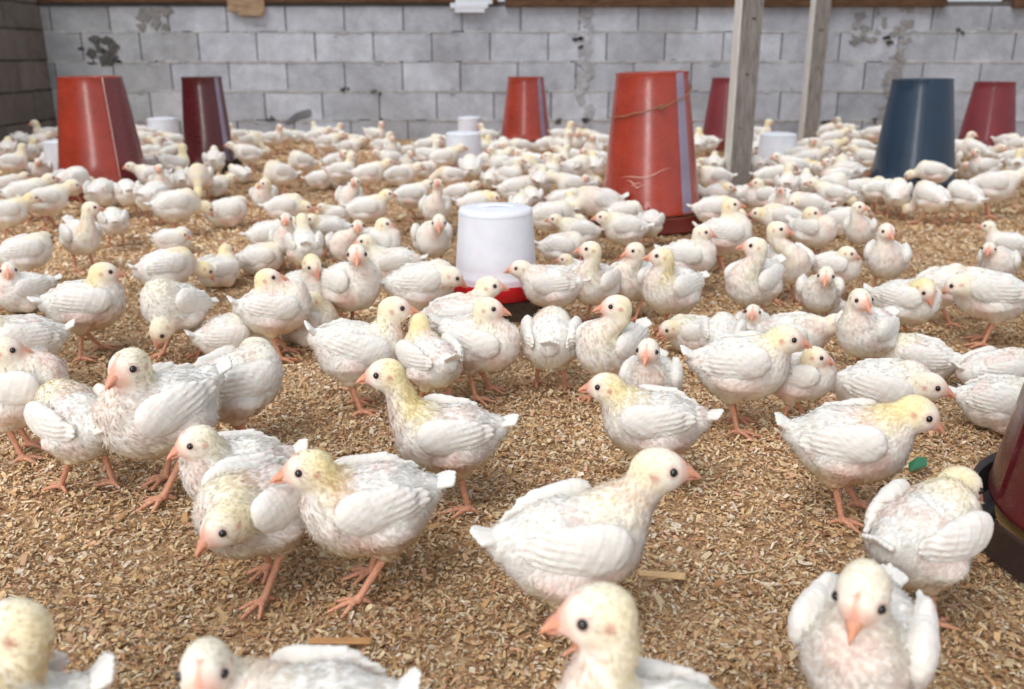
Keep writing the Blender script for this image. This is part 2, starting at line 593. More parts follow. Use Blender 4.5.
        K = len(P0)
        flow = np.tile(np.array([-1.0, 0, -.35]), (K, 1))
        up = (n[tri[keep]] * w[keep]).sum(1) < .004
        flow[up] = -u * .9 - f * .4
        flow[onhead] = -f - u * .25
        flow = flow + r.normal(0, .35, (K, 3))
        flow -= (flow * N0).sum(1)[:, None] * N0
        flow /= np.linalg.norm(flow, axis=1, keepdims=True) + 1e-9
        sd = np.cross(N0, flow)
        L = np.where(onhead, .0030, .0066)[:, None] * r.uniform(.6, 1.3, (K, 1))
        W = np.where(onhead, .0007, .0013)[:, None] * r.uniform(.7, 1.3, (K, 1))
        lift = np.where(r.random((K, 1)) < .12, r.uniform(.4, .8, (K, 1)), r.uniform(.03, .24, (K, 1)))
        a = P0 - N0 * .0006
        m1 = P0 + flow * L * .5 + N0 * L * lift * .55 + sd * W
        m2 = P0 + flow * L * .5 + N0 * L * lift * .55 - sd * W
        tp = P0 + flow * L + N0 * L * lift * .9
        base = len(V)
        V = np.concatenate([V, np.stack([a, m2, tp, m1], 1).reshape(-1, 3)])
        nf = N0 * .9 + flow * 0.12
        nf /= np.linalg.norm(nf, axis=1, keepdims=True)
        N = np.concatenate([N, np.repeat(nf, 4, axis=0)])
        C = np.concatenate([C, np.repeat(C0 * r.uniform(.99, 1.03, (K, 1)), 4, axis=0)])
        faces = [np.concatenate([Q, base + np.arange(4 * K).reshape(K, 4)])]
        return mesh_np('body', V, faces, [M_PLUM, M_DOWN], True, np.clip(C, 0, .93), np.repeat([0, 1], [len(Q), K]), N)
    return mesh_np('body', V, faces, M_PLUM, True, np.clip(C, 0, .93))

BODY_CACHE = {}
CHICKS = []

def chick(bx, by, head, hxy=None, gaze=None, hp=None, flags='', yel=.35, s=1.0, label=None, seed=0, pos=None, lift=0):
    """head: where the bird faces, 0 = to the right of the photo, 90 = away, 180 = left, 270 = to the viewer; bx, by: middle of its trunk"""
    sit, peck = 's' in flags, 'p' in flags
    mid = 'm' in flags
    zc = (.088 + (-.040 if sit else STAND)) * s
    P = at(bx, by, zc) if pos is None else np.array((pos[0], pos[1], zc))
    dist = np.linalg.norm(P - CAMP)
    az = math.atan2(-P[0], P[1])                       # view azimuth, so headings are relative to the line of sight
    th = math.radians(head) + az
    near = dist < 1.75
    far = dist > 3.3
    bp = math.radians(0)
    if peck: bp = math.radians(-20)
    if 'u' in flags: bp = math.radians(14)
    if mid: bp = math.radians(-6)
    nom = np.array((.060, 0, .163)) if not (peck or mid) else (np.array((.105, 0, .085 if mid else .045)) if peck else np.array((.092, 0, .138)))
    if sit: nom = nom + np.array((-.004, 0, -.048 if not peck else 0.0))
    elif not peck: nom = nom + np.array((0, 0, STAND))
    g = math.radians(head if gaze is None else gaze) + az
    yaw = (g - th + PI) % (2 * PI) - PI
    if hxy is not None and not far:
        c, sn = math.cos(th), math.sin(th)
        Wn = P * (1, 1, 0) + s * np.array((c * nom[0] - sn * nom[1], sn * nom[0] + c * nom[1], nom[2]))
        d = ray(*hxy); t = (Wn - CAMP) @ d
        tt = t + np.linspace(-.14, .14, 57)[:, None]
        q = (CAMP + d * tt - P * (1, 1, 0)) / s
        HL = np.stack((c * q[:, 0] + sn * q[:, 1], -sn * q[:, 0] + c * q[:, 1], q[:, 2]), 1)
        base = np.array((.036, 0, .103 + (-.040 if sit else STAND)))
        dl = np.linalg.norm(HL - base, axis=1)
        cost = ((HL - nom) ** 2).sum(1) + 12 * np.clip(dl - .100, 0, None) ** 2 + 12 * np.clip(.050 - dl, 0, None) ** 2
        Hl = HL[cost.argmin()]
        v = Hl - base; ln = np.linalg.norm(v)
        if ln > .115: v *= .115 / ln
        if ln < .040: v *= .040 / max(ln, 1e-4)
        Hl = base + v
        Hl[2] = max(Hl[2], .030)
    else:
        Hl = nom.copy()
        Hl[1] += .016 * math.sin(yaw)
    if hp is None: hp = -65 if peck else -8
    hpr = math.radians(hp)
    k = None
    if far:
        yb = round(yaw / (PI / 4)); yaw = yb * PI / 4
        k = (sit, peck, mid, yb, round(yel * 3), seed % 2)
        Hl = nom.copy(); Hl[1] += .016 * math.sin(yaw)
    if k is not None and k in BODY_CACHE: bm = BODY_CACHE[k]
    else:
        h = .0026 if near else (.0034 if dist < 2.6 else .0046)
        dn = int(5200 * min(1, 1.15 / dist)) if dist < 1.35 else (2600 if dist < 2.0 else (1200 if dist < 2.8 else (700 if not far else 500)))
        bm = body_mesh(Hl, yaw, hpr, bp, sit, yel, h, 100 + seed, dn)
        if k is not None: BODY_CACHE[k] = bm
    root = bpy.data.objects.new('chick', None)
    root.empty_display_size = .02
    COL.objects.link(root)
    root.location = (P[0], P[1], lift); root.rotation_euler = (0, 0, th); root.scale = (s, s, s)
    obj('body', bm, root)
    R = Matrix([list(rw) for rw in rotY(bp).T]).to_4x4()
    hipm = Matrix.Translation(HIP)
    B = Matrix.Translation((0, 0, -.040 if sit else STAND)) @ hipm @ R @ hipm.inverted()
    wv = seed % 2
    rr = random.Random(seed)
    for sd_ in (-1, 1):
        drop = rr.uniform(-.003, .002); rot = Matrix.Rotation(math.radians(rr.uniform(-6, 7)), 4, 'Y')
        c0 = Vector((.01, 0, .1))
        wo = Matrix.Translation((-.002, sd_ * (.003 if sit else -.0005), drop + .0085)) @ Matrix.Translation(c0 + Vector((0, sd_ * .040, 0))) @ Matrix.Rotation(math.radians(sd_ * 8), 4, 'Z') @ Matrix.Translation((0, -sd_ * .040, 0)) @ rot @ Matrix.Scale(1.07, 4) @ Matrix.Translation(-c0)
        obj('wing', WINGS[(sd_, wv)], root, B @ wo)
    TM = Matrix.Translation((-.058, 0, .107)) @ Matrix.Scale(.82, 4) @ Matrix.Translation((.066, 0, -.106))
    obj('tail', TAILS[(seed // 2) % 2], root, B @ TM)
    f, l, u = basis(yaw, hpr)
    HS = 1.0
    HM = Matrix(((f[0], l[0], u[0], Hl[0]), (f[1], l[1], u[1], Hl[1]), (f[2], l[2], u[2], Hl[2]), (0, 0, 0, 1))) @ Matrix.Scale(HS, 4)
    obj('beak', BEAK, root, HM @ Matrix.Translation((.0012, 0, 0)) @ Matrix.Diagonal((.95, 1.0, 1.05, 1)))
    for sd_ in (-1, 1):
        obj('eye', EYE, root, HM @ Matrix.Translation((.0095, sd_ * .0156, .0035)))
    if not sit:
        st = rr.choice([(0, 0), (0, 0), (1, 2), (2, 1), (0, 1)]) if 'w' not in flags else (1, 2)
        obj('leg', LEGS[(-1, st[0])], root); obj('leg', LEGS[(1, st[1])], root)
    CHICKS.append((bx, by, root, label, dict(sit=sit, peck=peck, head=head)))
    return root

# ------------------------------------------------------------------ the shed: floor, walls, posts
DW = 6.36 * math.cos(math.radians(4.9))      # distance of the block wall
XL = at_y(49, 70, DW)[0]                       # the left wall's face

t = NT('litter_ground'); co = t.obj_co()
n1 = t.noise(70, 6, .7, co, .4); n2 = t.noise(2.2, 4, .6, co); n3 = t.noise(260, 3, .6, co)
c = t.ramp(n1, [(.28, srgb(176, 136, 102)), (.5, srgb(214, 176, 136)), (.72, srgb(236, 208, 172))])
c = t.mix(t.ramp(n2, [(.42, (0, 0, 0)), (.7, (.5, .5, .5))]), c, srgb(140, 106, 74))
c = t.mix(t.ramp(n3, [(.35, (.30, .30, .30)), (.6, (0, 0, 0))]), c, srgb(100, 70, 46))
t.base(c); t.set(Roughness=.95, Specular_IOR_Level=.1); t.bump(t.math('ADD', n1, n3), .8, .010)
fl = MB(); fl.box((XL - .4, -1.2, -.10), (6.5, DW + .3, -.003))
tag(fl.build('floor', t.m), 'earth floor covered with tan wood shaving litter', kind='structure')

def block_mat(name, dark):
    t = NT(name); co = t.obj_co()
    n1 = t.noise(9, 5, .65, co); n2 = t.noise(60, 4, .7, co); n3 = t.noise(1.6, 4, .6, co, .6)
    a = t.attr()
    c = t.mix(1.0, a, t.ramp(n1, [(.25, (.72, .72, .72)), (.75, (1.16, 1.16, 1.16))]), 'MULTIPLY')
    c = t.mix(1.0, c, t.ramp(n2, [(.25, (.86, .86, .86)), (.75, (1.08, 1.08, 1.08))]), 'MULTIPLY')
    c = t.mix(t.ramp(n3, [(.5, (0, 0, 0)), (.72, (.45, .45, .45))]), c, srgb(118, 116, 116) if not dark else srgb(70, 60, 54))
    t.base(c); t.set(Roughness=.93, Specular_IOR_Level=.15); t.bump(t.math('ADD', n1, n2), .5, .006)
    return t.m
M_BLOCK = block_mat('grey_concrete_block', False)
M_BLOCKD = block_mat('shaded_stained_block', True)

def wall_rows(name, horiz, base, h_in, mat, L0, L1, rows, ztop, cfn, wall_th=.15, joints=None, label=None, extra=None):
    """horiz(u, d, z) maps along-wall / depth / height to the world; d = 0 is the wall face, positive towards the room"""
    BL = .386
    m = MB()
    def hb(u0, u1, d0, d1, z0, z1, b, c):
        sub = MB(); sub.box((u0, d0, z0), (u1, d1, z1), b)
        v = sub.v[0]; w = np.array([horiz(*p) for p in v])
        for k, fs in sub.f.items():
            for f in fs: m.add(w[f], [list(range(len(f)))], c)
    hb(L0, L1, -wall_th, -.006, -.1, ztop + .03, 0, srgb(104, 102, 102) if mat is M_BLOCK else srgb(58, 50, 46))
    z = rows[0]
    for ri in range(len(rows) - 1):
        z0, z1 = rows[ri], rows[ri + 1]
        off = joints[ri]
        u = L0 - ((L0 - off) % BL)
        while u < L1:
            a, b = max(u + .003, L0), min(u + BL - .003, L1)
            if b - a > .03:
                col = cfn(ri, (a + b) / 2)
                g = rng.uniform(0, .0025)
                hb(a + rng.uniform(0, .002), b - rng.uniform(0, .002), -.05, rng.uniform(-.001, .003), z0 + .003 + g, z1 - .003, .003, col)
            u += BL
        # mortar squeezed out of the bed joint in broken pieces
        if ri > 0:
            u = L0
            while u < L1:
                w = rng.uniform(.02, .11)
                if rng.random() < .93:
                    g = rng.uniform(.80, 1.05)
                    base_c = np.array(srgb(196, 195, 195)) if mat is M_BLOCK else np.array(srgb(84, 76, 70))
                    hh = rng.uniform(.004, .0115)
                    hb(u, min(u + w, L1), -.01, rng.uniform(.002, .0055), z0 - hh * .8, z0 + hh, .0015, base_c * g)
                u += w
    def blob(u, z, ru, rz, d, c, r):
        n = r.integers(7, 11); a = np.sort(r.uniform(0, 2 * PI, n)); k = r.uniform(.55, 1.1, n)
        pu = u + ru * k * np.cos(a); pz = np.minimum(z + rz * k * np.sin(a), ztop)
        ring = [horiz(x, -.004, y) for x, y in zip(pu, pz)]
        top = [horiz(u + (x - u) * .82, d, z + (y - z) * .82) for x, y in zip(pu, pz)]
        F = [[n + q for q in range(n)]] + [[q, (q + 1) % n, n + (q + 1) % n, n + q] for q in range(n)]
        m.add(ring + top, F, c)
    if extra: extra(hb, blob)
    me = m.mesh(name, mat, False, True)
    return tag(obj(name, me), label, kind='structure')

def zw(py): return at_y(512, py, DW)[2]
def xw(px): return at_y(px, 70, DW)[0]
rowsB = [-.04, zw(120.5), zw(91.5), zw(62), zw(32), zw(6)]
jB = [xw(348), xw(378), xw(344.5), xw(374.5), xw(347)]
def colB(ri, x):
    g = rng.uniform(.80, 1.10)
    c = np.array(srgb(202, 206, 216)) * g
    if ri == 0: c = c * .94
    # darker tone on the bays at the two ends of the wall
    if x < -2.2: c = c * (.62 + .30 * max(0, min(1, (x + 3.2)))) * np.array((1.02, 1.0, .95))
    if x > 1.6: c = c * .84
    return c
def extraB(hb, blob):
    # cement columns and rough patches smeared over the blocks
    r = np.random.default_rng(5)
    for (x0, x1, z0, z1, n, col) in ((xw(578), xw(592), 0, zw(6), 46, srgb(182, 182, 186)), (xw(884), xw(904), 0, zw(6), 52, srgb(158, 156, 155)),
                                     (xw(146), xw(174), zw(28), zw(4), 18, srgb(150, 148, 146)), (xw(850), xw(886), zw(44), zw(12), 16, srgb(150, 149, 149)), (xw(92), xw(118), zw(66), zw(38), 26, srgb(96, 94, 92))):
        for k in range(n):
            cx = r.uniform(x0, x1); cz = r.uniform(z0, z1); w = r.uniform(.02, .06); h = r.uniform(.015, .04)
            blob(cx, cz, w, h * 1.5, r.uniform(.004, .010), np.array(col) * r.uniform(.85, 1.12), r)
    for k in range(150):
        zz = rowsB[r.integers(1, 5)] + r.normal(0, .012); xx = r.uniform(XL, 6.2)
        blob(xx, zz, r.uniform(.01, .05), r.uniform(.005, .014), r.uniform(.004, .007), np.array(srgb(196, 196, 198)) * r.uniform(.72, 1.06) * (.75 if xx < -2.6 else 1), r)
    # irregular dark scars in the mortar
    for px, py in ((110, 52), (116, 62), (84, 48), (118, 46), (375, 92), (378, 121), (466, 121), (578, 38), (583, 46), (880, 36), (886, 44), (953, 31), (590, 121), (560, 121), (832, 122), (880, 120), (346, 90), (266, 118)):
        x, z = xw(px), zw(py)
        for k in range(3):
            w = r.uniform(.006, .03); h = r.uniform(.004, .014); ox, oz = r.uniform(-.03, .03), r.uniform(-.014, .014)
            blob(x + ox, z + oz, w * 1.3, h * 1.5, .0095, np.array(srgb(84, 82, 82)) * r.uniform(.8, 1.2), r)
    # dark smudge low on the wall
    for k in range(14):
        q = k / 13; x = xw(284 + 22 * q); z = zw(122 - 11 * q)
        hb(x - .016, x + .016, -.01, .0052 + .0002 * k, z - .012 - .022 * q, z + .010 + .012 * math.sin(q * 3), .002, srgb(128, 130, 136))
wall_rows('wall_back', lambda u, d, z: (u, DW - d, z), None, None, M_BLOCK, XL - .2, 6.4, rowsB, zw(6), colB, joints=jB,
          label='low grey concrete block wall along the far side of the shed', extra=extraB)
rowsL = [-.04] + [r + .012 for r in rowsB[1:]] + [rowsB[-1] + .21]
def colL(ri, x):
    return np.array(srgb(124, 116, 110)) * rng.uniform(.75, 1.15) * np.array((1.0, .98, .96))  # brown-grey of dirty blocks, with the wall's shade put into the colour
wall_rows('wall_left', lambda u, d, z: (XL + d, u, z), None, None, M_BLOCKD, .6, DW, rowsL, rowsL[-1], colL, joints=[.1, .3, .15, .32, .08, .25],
          label='dark stained and shaded concrete block wall running along the left side')

# timber plate on top of the wall
def wood_mat(name, a, b, d, scale=(1, 1, 1), rough=.8):
    t = NT(name); co = t.obj_co(scale)
    n1 = t.noise(26, 6, .65, co, .8); n2 = t.noise(140, 3, .6, co)
    c = t.ramp(n1, [(.28, d), (.5, a), (.75, b)])
    t.base(t.mix(t.ramp(n2, [(.3, (.35, .35, .35)), (.55, (0, 0, 0))]), c, d))
    t.set(Roughness=rough, Specular_IOR_Level=.2); t.bump(n1, .4, .004)
    return t.m
M_WOODG = wood_mat('weathered_grey_timber', srgb(136, 130, 126), srgb(162, 157, 152), srgb(96, 88, 82), (4, 4, .35))
M_WOODP = wood_mat('pale_sawn_timber', srgb(222, 218, 212), srgb(236, 232, 228), srgb(186, 178, 170), (4, 4, .4))
M_WOODB = wood_mat('brown_timber', srgb(98, 72, 54), srgb(128, 98, 74), srgb(60, 42, 32), (.35, 3, 3))
M_WOODT = wood_mat('tan_timber', srgb(170, 142, 116), srgb(196, 170, 142), srgb(130, 102, 80), (.5, 3, 3))
b = MB(); b.box((XL - .2, DW - .03, zw(3)), (xw(498), DW + .13, zw(6) + .07), .004)
b.box((xw(505), DW - .045, zw(7)), (xw(935), DW + .13, zw(6) + .09), .004, jit=.003)
b.box((xw(1001), DW - .045, zw(8)), (6.4, DW + .13, zw(6) + .09), .004, jit=.003)
tag(b.build('trim_1', M_WOODB), 'brown timber plate lying along the top of the block wall', kind='structure')

def wall_bit(name, px0, px1, py0, py1, mat, depth, label, cat, segs):
    m = MB()
    for (a, bb, c, d, dd) in segs:
        x0, x1 = px0 + (px1 - px0) * a, px0 + (px1 - px0) * bb
        y0, y1 = py0 + (py1 - py0) * c, py0 + (py1 - py0) * d
        m.box((xw(x0), DW - depth - dd, zw(y1)), (xw(x1), DW - .03, zw(y0)), .003)
    return tag(m.build(name, mat), label, cat)
wall_bit('wood_block', 235, 271, -6, 16.5, M_WOODT, .045, 'tan offcut of wood fixed at the top of the block wall', 'wood block', [(0, 1, 0, .82, 0), (.28, .95, .7, 1, .004)])
wall_bit('bracket', 452, 493, -8, 13, mat_simple('white_paint', srgb(222, 228, 236), .6, .3, (60, .06)), .05, 'small white stepped bracket at the top of the block wall', 'bracket',
         [(.12, .86, 0, .62, 0), (0, .9, .55, .80, .004), (.10, .82, .78, 1, .002), (.8, 1, .35, .6, .001)])

def post(px, py, wpx, name, label, pale_left, lean_top):
    P = at(px, py, 0); d = np.linalg.norm(P - CAMP); W = wpx / FPX * d
    root = bpy.data.objects.new(name, None); COL.objects.link(root); root.location = (P[0], P[1], 0)
    root.rotation_euler = (0, lean_top, math.radians(17) + math.atan2(-P[0], P[1]) + math.radians(0))
    tag(root, label, 'post')
    w = W / (math.cos(math.radians(17)) + math.sin(math.radians(17)))
    m = MB(); nseg = 14; H = 1.9
    for k in range(nseg):  # slightly uneven sawn timber, one solid
        pass
    vs = []; r = np.random.default_rng(int(px))
    for k in range(nseg + 1):
        z = -.04 + H * k / nseg
        o = r.uniform(-.0018, .0018, (4, 2))
        for q, (sx, sy) in enumerate(((-1, -1), (1, -1), (1, 1), (-1, 1))):
            vs.append((sx * w / 2 + o[q, 0], sy * w / 2 + o[q, 1], z))
    F = [[3, 2, 1, 0], [nseg * 4 + q for q in range(4)]]
    for k in range(nseg):
        for q in range(4):
            q2 = (q + 1) % 4
            F.append([k * 4 + q, k * 4 + q2, k * 4 + 4 + q2, k * 4 + 4 + q])
    m.add(vs, F); m.build('timber', M_WOODG, root)
    m2 = MB(); m2.box((-w / 2 - .007, -w / 2 - .002, -.03), (-w / 2 - .001, w / 2 + .001, H - .05), .0015)
    tag(m2.build('face_board', M_WOODP, root), 'pale sawn board face')
    for k in range(3):
        z = .25 + k * .22
        nb = MB(); nb.tube([(r.uniform(-.02, .02), -w / 2 + .003, z), (r.uniform(-.02, .02), -w / 2 - .004, z + .002)], .0035, 8)
        nb.build('nail_head', mat_simple('rusty_nail', srgb(80, 56, 44), .6), root)
    return root
post(736.5, 186, 24, 'timber_post', 'thick grey timber post standing right of the large red feeder', True, .0)
post(807.5, 146, 16.5, 'timber_post', 'thinner grey timber post farther back, left of the blue feeder', True, .0)

# ------------------------------------------------------------------ feeders
def metal_mat(name, col, scuff, rough=.2, amt=.5):
    t = NT(name); co = t.obj_co()
    n1 = t.noise(7, 5, .6, co, .5); n2 = t.noise(48, 5, .75, co, 1.2); n3 = t.noise(220, 2, .5, co)
    a = tuple(x * .78 for x in col); b2 = tuple(min(1, x * 1.18) for x in col)
    c = t.ramp(n1, [(.3, a), (.7, b2)])
    c = t.mix(t.ramp(n2, [(.60, (0, 0, 0)), (.78, (amt, amt, amt))]), c, scuff)
    t.base(c)
    t.link(t.ramp(n2, [(.3, (rough, rough, rough)), (.8, (rough + .3, rough + .3, rough + .3))]), t.b.inputs['Roughness'])
    t.set(Specular_IOR_Level=.6, Coat_Weight=.35, Coat_Roughness=.16); t.bump(t.math('ADD', n1, n3), .06, .004)
    return t.m
M_RED = metal_mat('orange_red_sheet', srgb(164, 58, 40), srgb(186, 110, 92))
M_RED2 = metal_mat('red_sheet', srgb(166, 44, 36), srgb(180, 110, 104))
M_MAR = metal_mat('maroon_sheet', srgb(112, 34, 38), srgb(140, 90, 92))
M_MARD = metal_mat('dark_maroon_sheet', srgb(84, 20, 26), srgb(120, 84, 92))
M_CRIM = metal_mat('crimson_sheet', srgb(122, 30, 40), srgb(150, 90, 92), .45)
M_BLUE = metal_mat('blue_sheet', srgb(18, 48, 72), srgb(76, 104, 126), .34, .3)
M_LAV = metal_mat('painted_window_reflection', srgb(146, 134, 156), srgb(86, 56, 70), .22, .9)  # pale tint paints a window reflection on the seam, dark scuffs over it
M_PAN = metal_mat('brown_red_pan', srgb(122, 42, 38), srgb(120, 80, 70), .5)
M_PANK = metal_mat('dark_pan', srgb(44, 28, 28), srgb(70, 52, 46), .5)
M_FEED = mat_simple('feed_mash', srgb(176, 140, 92), .95, .1, (300, .25), .8)
M_WIRE = mat_simple('wire', srgb(150, 110, 80), .5, .5)

def feeder(cx, yb, wb, wt, yt, mat, seam_mat, seam_at, seam_w, label, pan_mat=None, lean=0, wire=False, pan_k=1.24, seamline=False, zb=.055, group=None, xy=None, dims=None):
    """hopper measured by its lower rim (middle cx, front yb, width wb) and its upper rim (width wt, seen at yt)"""
    if xy is None:
        F = at(cx, yb, zb); df = np.linalg.norm(F - CAMP)
        Rb = wb / 2 / FPX * df
        for _ in range(4):
            dist = math.hypot(F[0], F[1]) + Rb
            Rb = wb / 2 / FPX * math.hypot(dist, CAM_H - zb) * (F[1] / math.hypot(F[0], F[1])) ** 1.8
        u = np.array((F[0], F[1])) / math.hypot(F[0], F[1])
        C = u * dist
        Tp = at_y(cx, yt, C[1]); Ht = Tp[2] - zb
        Rt = wt / 2 / FPX * dist * u[1] ** 1.8
    else:
        C = np.array(xy); Rb, Rt, Ht = dims; u = C / np.linalg.norm(C)
    root = bpy.data.objects.new('poultry_feeder', None); COL.objects.link(root)
    root.location = (C[0], C[1], 0)
    root.rotation_euler = (0, lean, math.atan2(-C[0], C[1]))      # its -Y side faces the camera
    tag(root, label, 'feeder', group)
    z0, z1 = zb, zb + Ht; th = .0022
    wob = lambda a, z: .004 * math.sin(3 * a + 1) + .003 * math.sin(5 * a + z * 9)
    m = MB()
    prof = [(Rb - th, z0), (Rb + .003, z0), (Rb + .003, z0 + .006)]
    for q in np.linspace(0.03, .97, 12): prof.append((Rb + (Rt - Rb) * q, z0 + Ht * q))
    prof += [(Rt + .003, z1 - .006), (Rt + .0035, z1), (Rt - .001, z1 + .001), (Rt - th, z1 - .004)]
    for q in np.linspace(.95, .0, 6): prof.append((Rb + (Rt - Rb) * q - th, z0 + Ht * q))
    m.lathe(prof, 96, wob=wob); m.build('hopper', mat, root, smooth=True, sharp=40)
    # sheet overlap: a second layer of sheet standing proud of the hopper, its edge a vertical step
    if seam_mat is not None:
        a0 = seam_at; a1 = seam_at + seam_w
        s = MB(); o = .0035
        pr = [(Rb + (Rt - Rb) * q + o * (1.0 if 0 < q < 1 else .9), z0 + .002 + (Ht - .004) * q) for q in np.linspace(0, 1, 14)]
        pr2 = [(r - .004, z) for r, z in pr][::-1]
        full = pr + pr2 + [pr[0]]
        s.lathe(full, 18, a0=a0, a1=a1, wob=wob)
        n = 19; k = len(pr); base = [j * n for j in range(2 * k)]; base2 = [j * n + n - 1 for j in range(2 * k)]
        s.f.setdefault(2 * k, []).append(base[::-1]); s.f.setdefault(2 * k, []).append(base2)
        tag(s.build('seam_sheet', seam_mat, root, smooth=True, sharp=35), 'overlapping sheet at the seam of the hopper')
    if seamline:
        e = MB(); pts = []
        for q in np.linspace(0, 1, 10):
            rr = Rb + (Rt - Rb) * q + .004
            a = seam_at; pts.append((rr * math.cos(a), rr * math.sin(a), z0 + Ht * q))
        e.tube(pts, .0022, 6); tag(e.build('seam_edge', mat_simple('bare_metal_edge', srgb(214, 176, 168), .35, .6), root, smooth=True), 'bright worn edge of the sheet')
    Rp = Rb * pan_k
    p = MB()
    p.lathe([(.001, .006), (Rp - .015, .006), (Rp - .002, .012), (Rp, .050), (Rp + .006, .056), (Rp + .007, .052), (Rp + .004, .046), (Rp + .003, .008), (Rp - .01, 0), (.001, 0)], 72)
    p.build('feed_pan', pan_mat or M_PAN, root, smooth=True, sharp=40)
    if xy is not None: Rp = Rb * .98
    fd = MB(); fd.lathe([(Rp - .004, .030), (Rp - .02, .032), (Rb * .9, .044), (.001, .050)], 64, wob=lambda a, z: .01 * math.sin(9 * a))
    fd.build('feed', M_FEED, root, smooth=True)
    for k in range(3):     # struts that carry the hopper on the pan
        a = k * 2 * PI / 3 + .5
        st = MB(); st.tube([((Rb - .004) * math.cos(a), (Rb - .004) * math.sin(a), z0 + .03), (Rp * .97 * math.cos(a), Rp * .97 * math.sin(a), .012)], .0028, 6)
        st.build('strut', pan_mat or M_PAN, root, smooth=True)
    if wire:
        w = MB(); pts = []
        for i in range(40):
            a = PI * 1.02 + i / 39 * PI * .98
            q = .68 + .22 * (i / 39) ** 1.6 + .004 * math.sin(i)
            rr = Rb + (Rt - Rb) * q + .005
            pts.append((rr * math.cos(a) * 1.01, rr * math.sin(a) * 1.01, z0 + Ht * q))
        w.tube(pts, .0022, 6)
        i = 22; px_, py_, pz_ = pts[i]
        for s_ in (-1, 1):
            w.tube([(px_ - .012, py_ - .003, pz_ + s_ * .002), (px_, py_ - .006, pz_ + s_ * .005), (px_ + .014, py_ - .003, pz_)], .0024, 6)
        tag(w.build('wire_loop', M_WIRE, root, smooth=True), 'rusty wire tied around the hopper')
        sc = MB()
        for (z_, a_, b_, k_) in ((.17, 4.05, 5.15, .03), (.155, 4.2, 4.55, -.01), (.135, 4.3, 4.6, .0)):
            pts = []
            for i in range(12):
                f_ = i / 11; a = a_ + (b_ - a_) * f_; zz = z0 + Ht * z_ * 1.6 + k_ * f_ * f_ + .004 * math.sin(9 * f_)
                rr = Rb + (Rt - Rb) * ((zz - z0) / Ht) + .0012
                pts.append((rr * math.cos(a), rr * math.sin(a), zz))
            sc.tube(pts, [.0004 + .0016 * math.sin(PI * i / 11) for i in range(12)], 5)
        tag(sc.build('scratch', mat_simple('bare_scratch', srgb(222, 170, 156), .5, .4), root, smooth=True), 'pale scratches low on the hopper')
    return root

A = lambda deg: math.radians(deg)
FE = {}
FE['l'] = feeder(104.5, 186, 88, 61, 76.5, M_RED, M_MAR, A(291), A(75), 'large orange-red feeder with a maroon panel, nearest the left wall', seamline=True)
FE['m'] = feeder(210, 163, 50, 38, 77, M_MARD, M_LAV, A(308), A(14), 'dark maroon feeder with a pale strip, in front of the wall', pan_mat=M_PANK)
FE['b'] = feeder(525.5, 141, 48.5, 34, 77, M_RED, M_LAV, A(310), A(14), 'small orange-red feeder by the wall, left of the large central red one')
FE['c'] = feeder(650, 217, 98, 69, 72, M_RED, M_LAV, A(310), A(15), lean=-.03, label= 'large orange-red feeder with wire tied around it, near the thick post', wire=True)
FE['r'] = feeder(724, 141, 45, 31, 78, M_CRIM, None, 0, 0, 'crimson feeder half hidden behind the thick timber post')
FE['u'] = feeder(911, 186, 84, 58, 79, M_BLUE, M_BLUE, A(282), A(64), lean=-.02, label= 'dark blue feeder on the right side, the only blue one', pan_mat=M_PANK)
FE['f'] = feeder(985, 147, 57, 39, 82, M_CRIM, None, 0, 0, 'crimson feeder against the wall, right of the blue feeder', pan_mat=M_PANK)
FE['n'] = feeder(0, 0, 0, 0, 0, M_MARD, M_MARD, A(170), A(40), 'dark maroon feeder in the near right corner, cut by the frame', pan_mat=M_PANK, xy=at(1163, 560, 0)[:2], dims=(.185, .125, .40), pan_k=1.08)

# ------------------------------------------------------------------ drinkers
t = NT('white_translucent_plastic'); co = t.obj_co(); n = t.noise(30, 3, .5, co)
t.base(t.ramp(n, [(.3, srgb(226, 228, 238)), (.7, srgb(234, 236, 244))])); t.set(Roughness=.42, Specular_IOR_Level=.35, Subsurface_Weight=.25, Subsurface_Scale=.012)
M_JAR = t.m
M_TRAY = mat_simple('red_plastic', srgb(206, 26, 40), .35, .5, Subsurface_Weight=.2, Subsurface_Scale=.006)
M_WATER = mat_simple('drinking_water', srgb(190, 60, 66), .06, .6)
M_STONE = mat_simple('dark_block', srgb(78, 66, 58), .95, .1, (70, .3), .6)

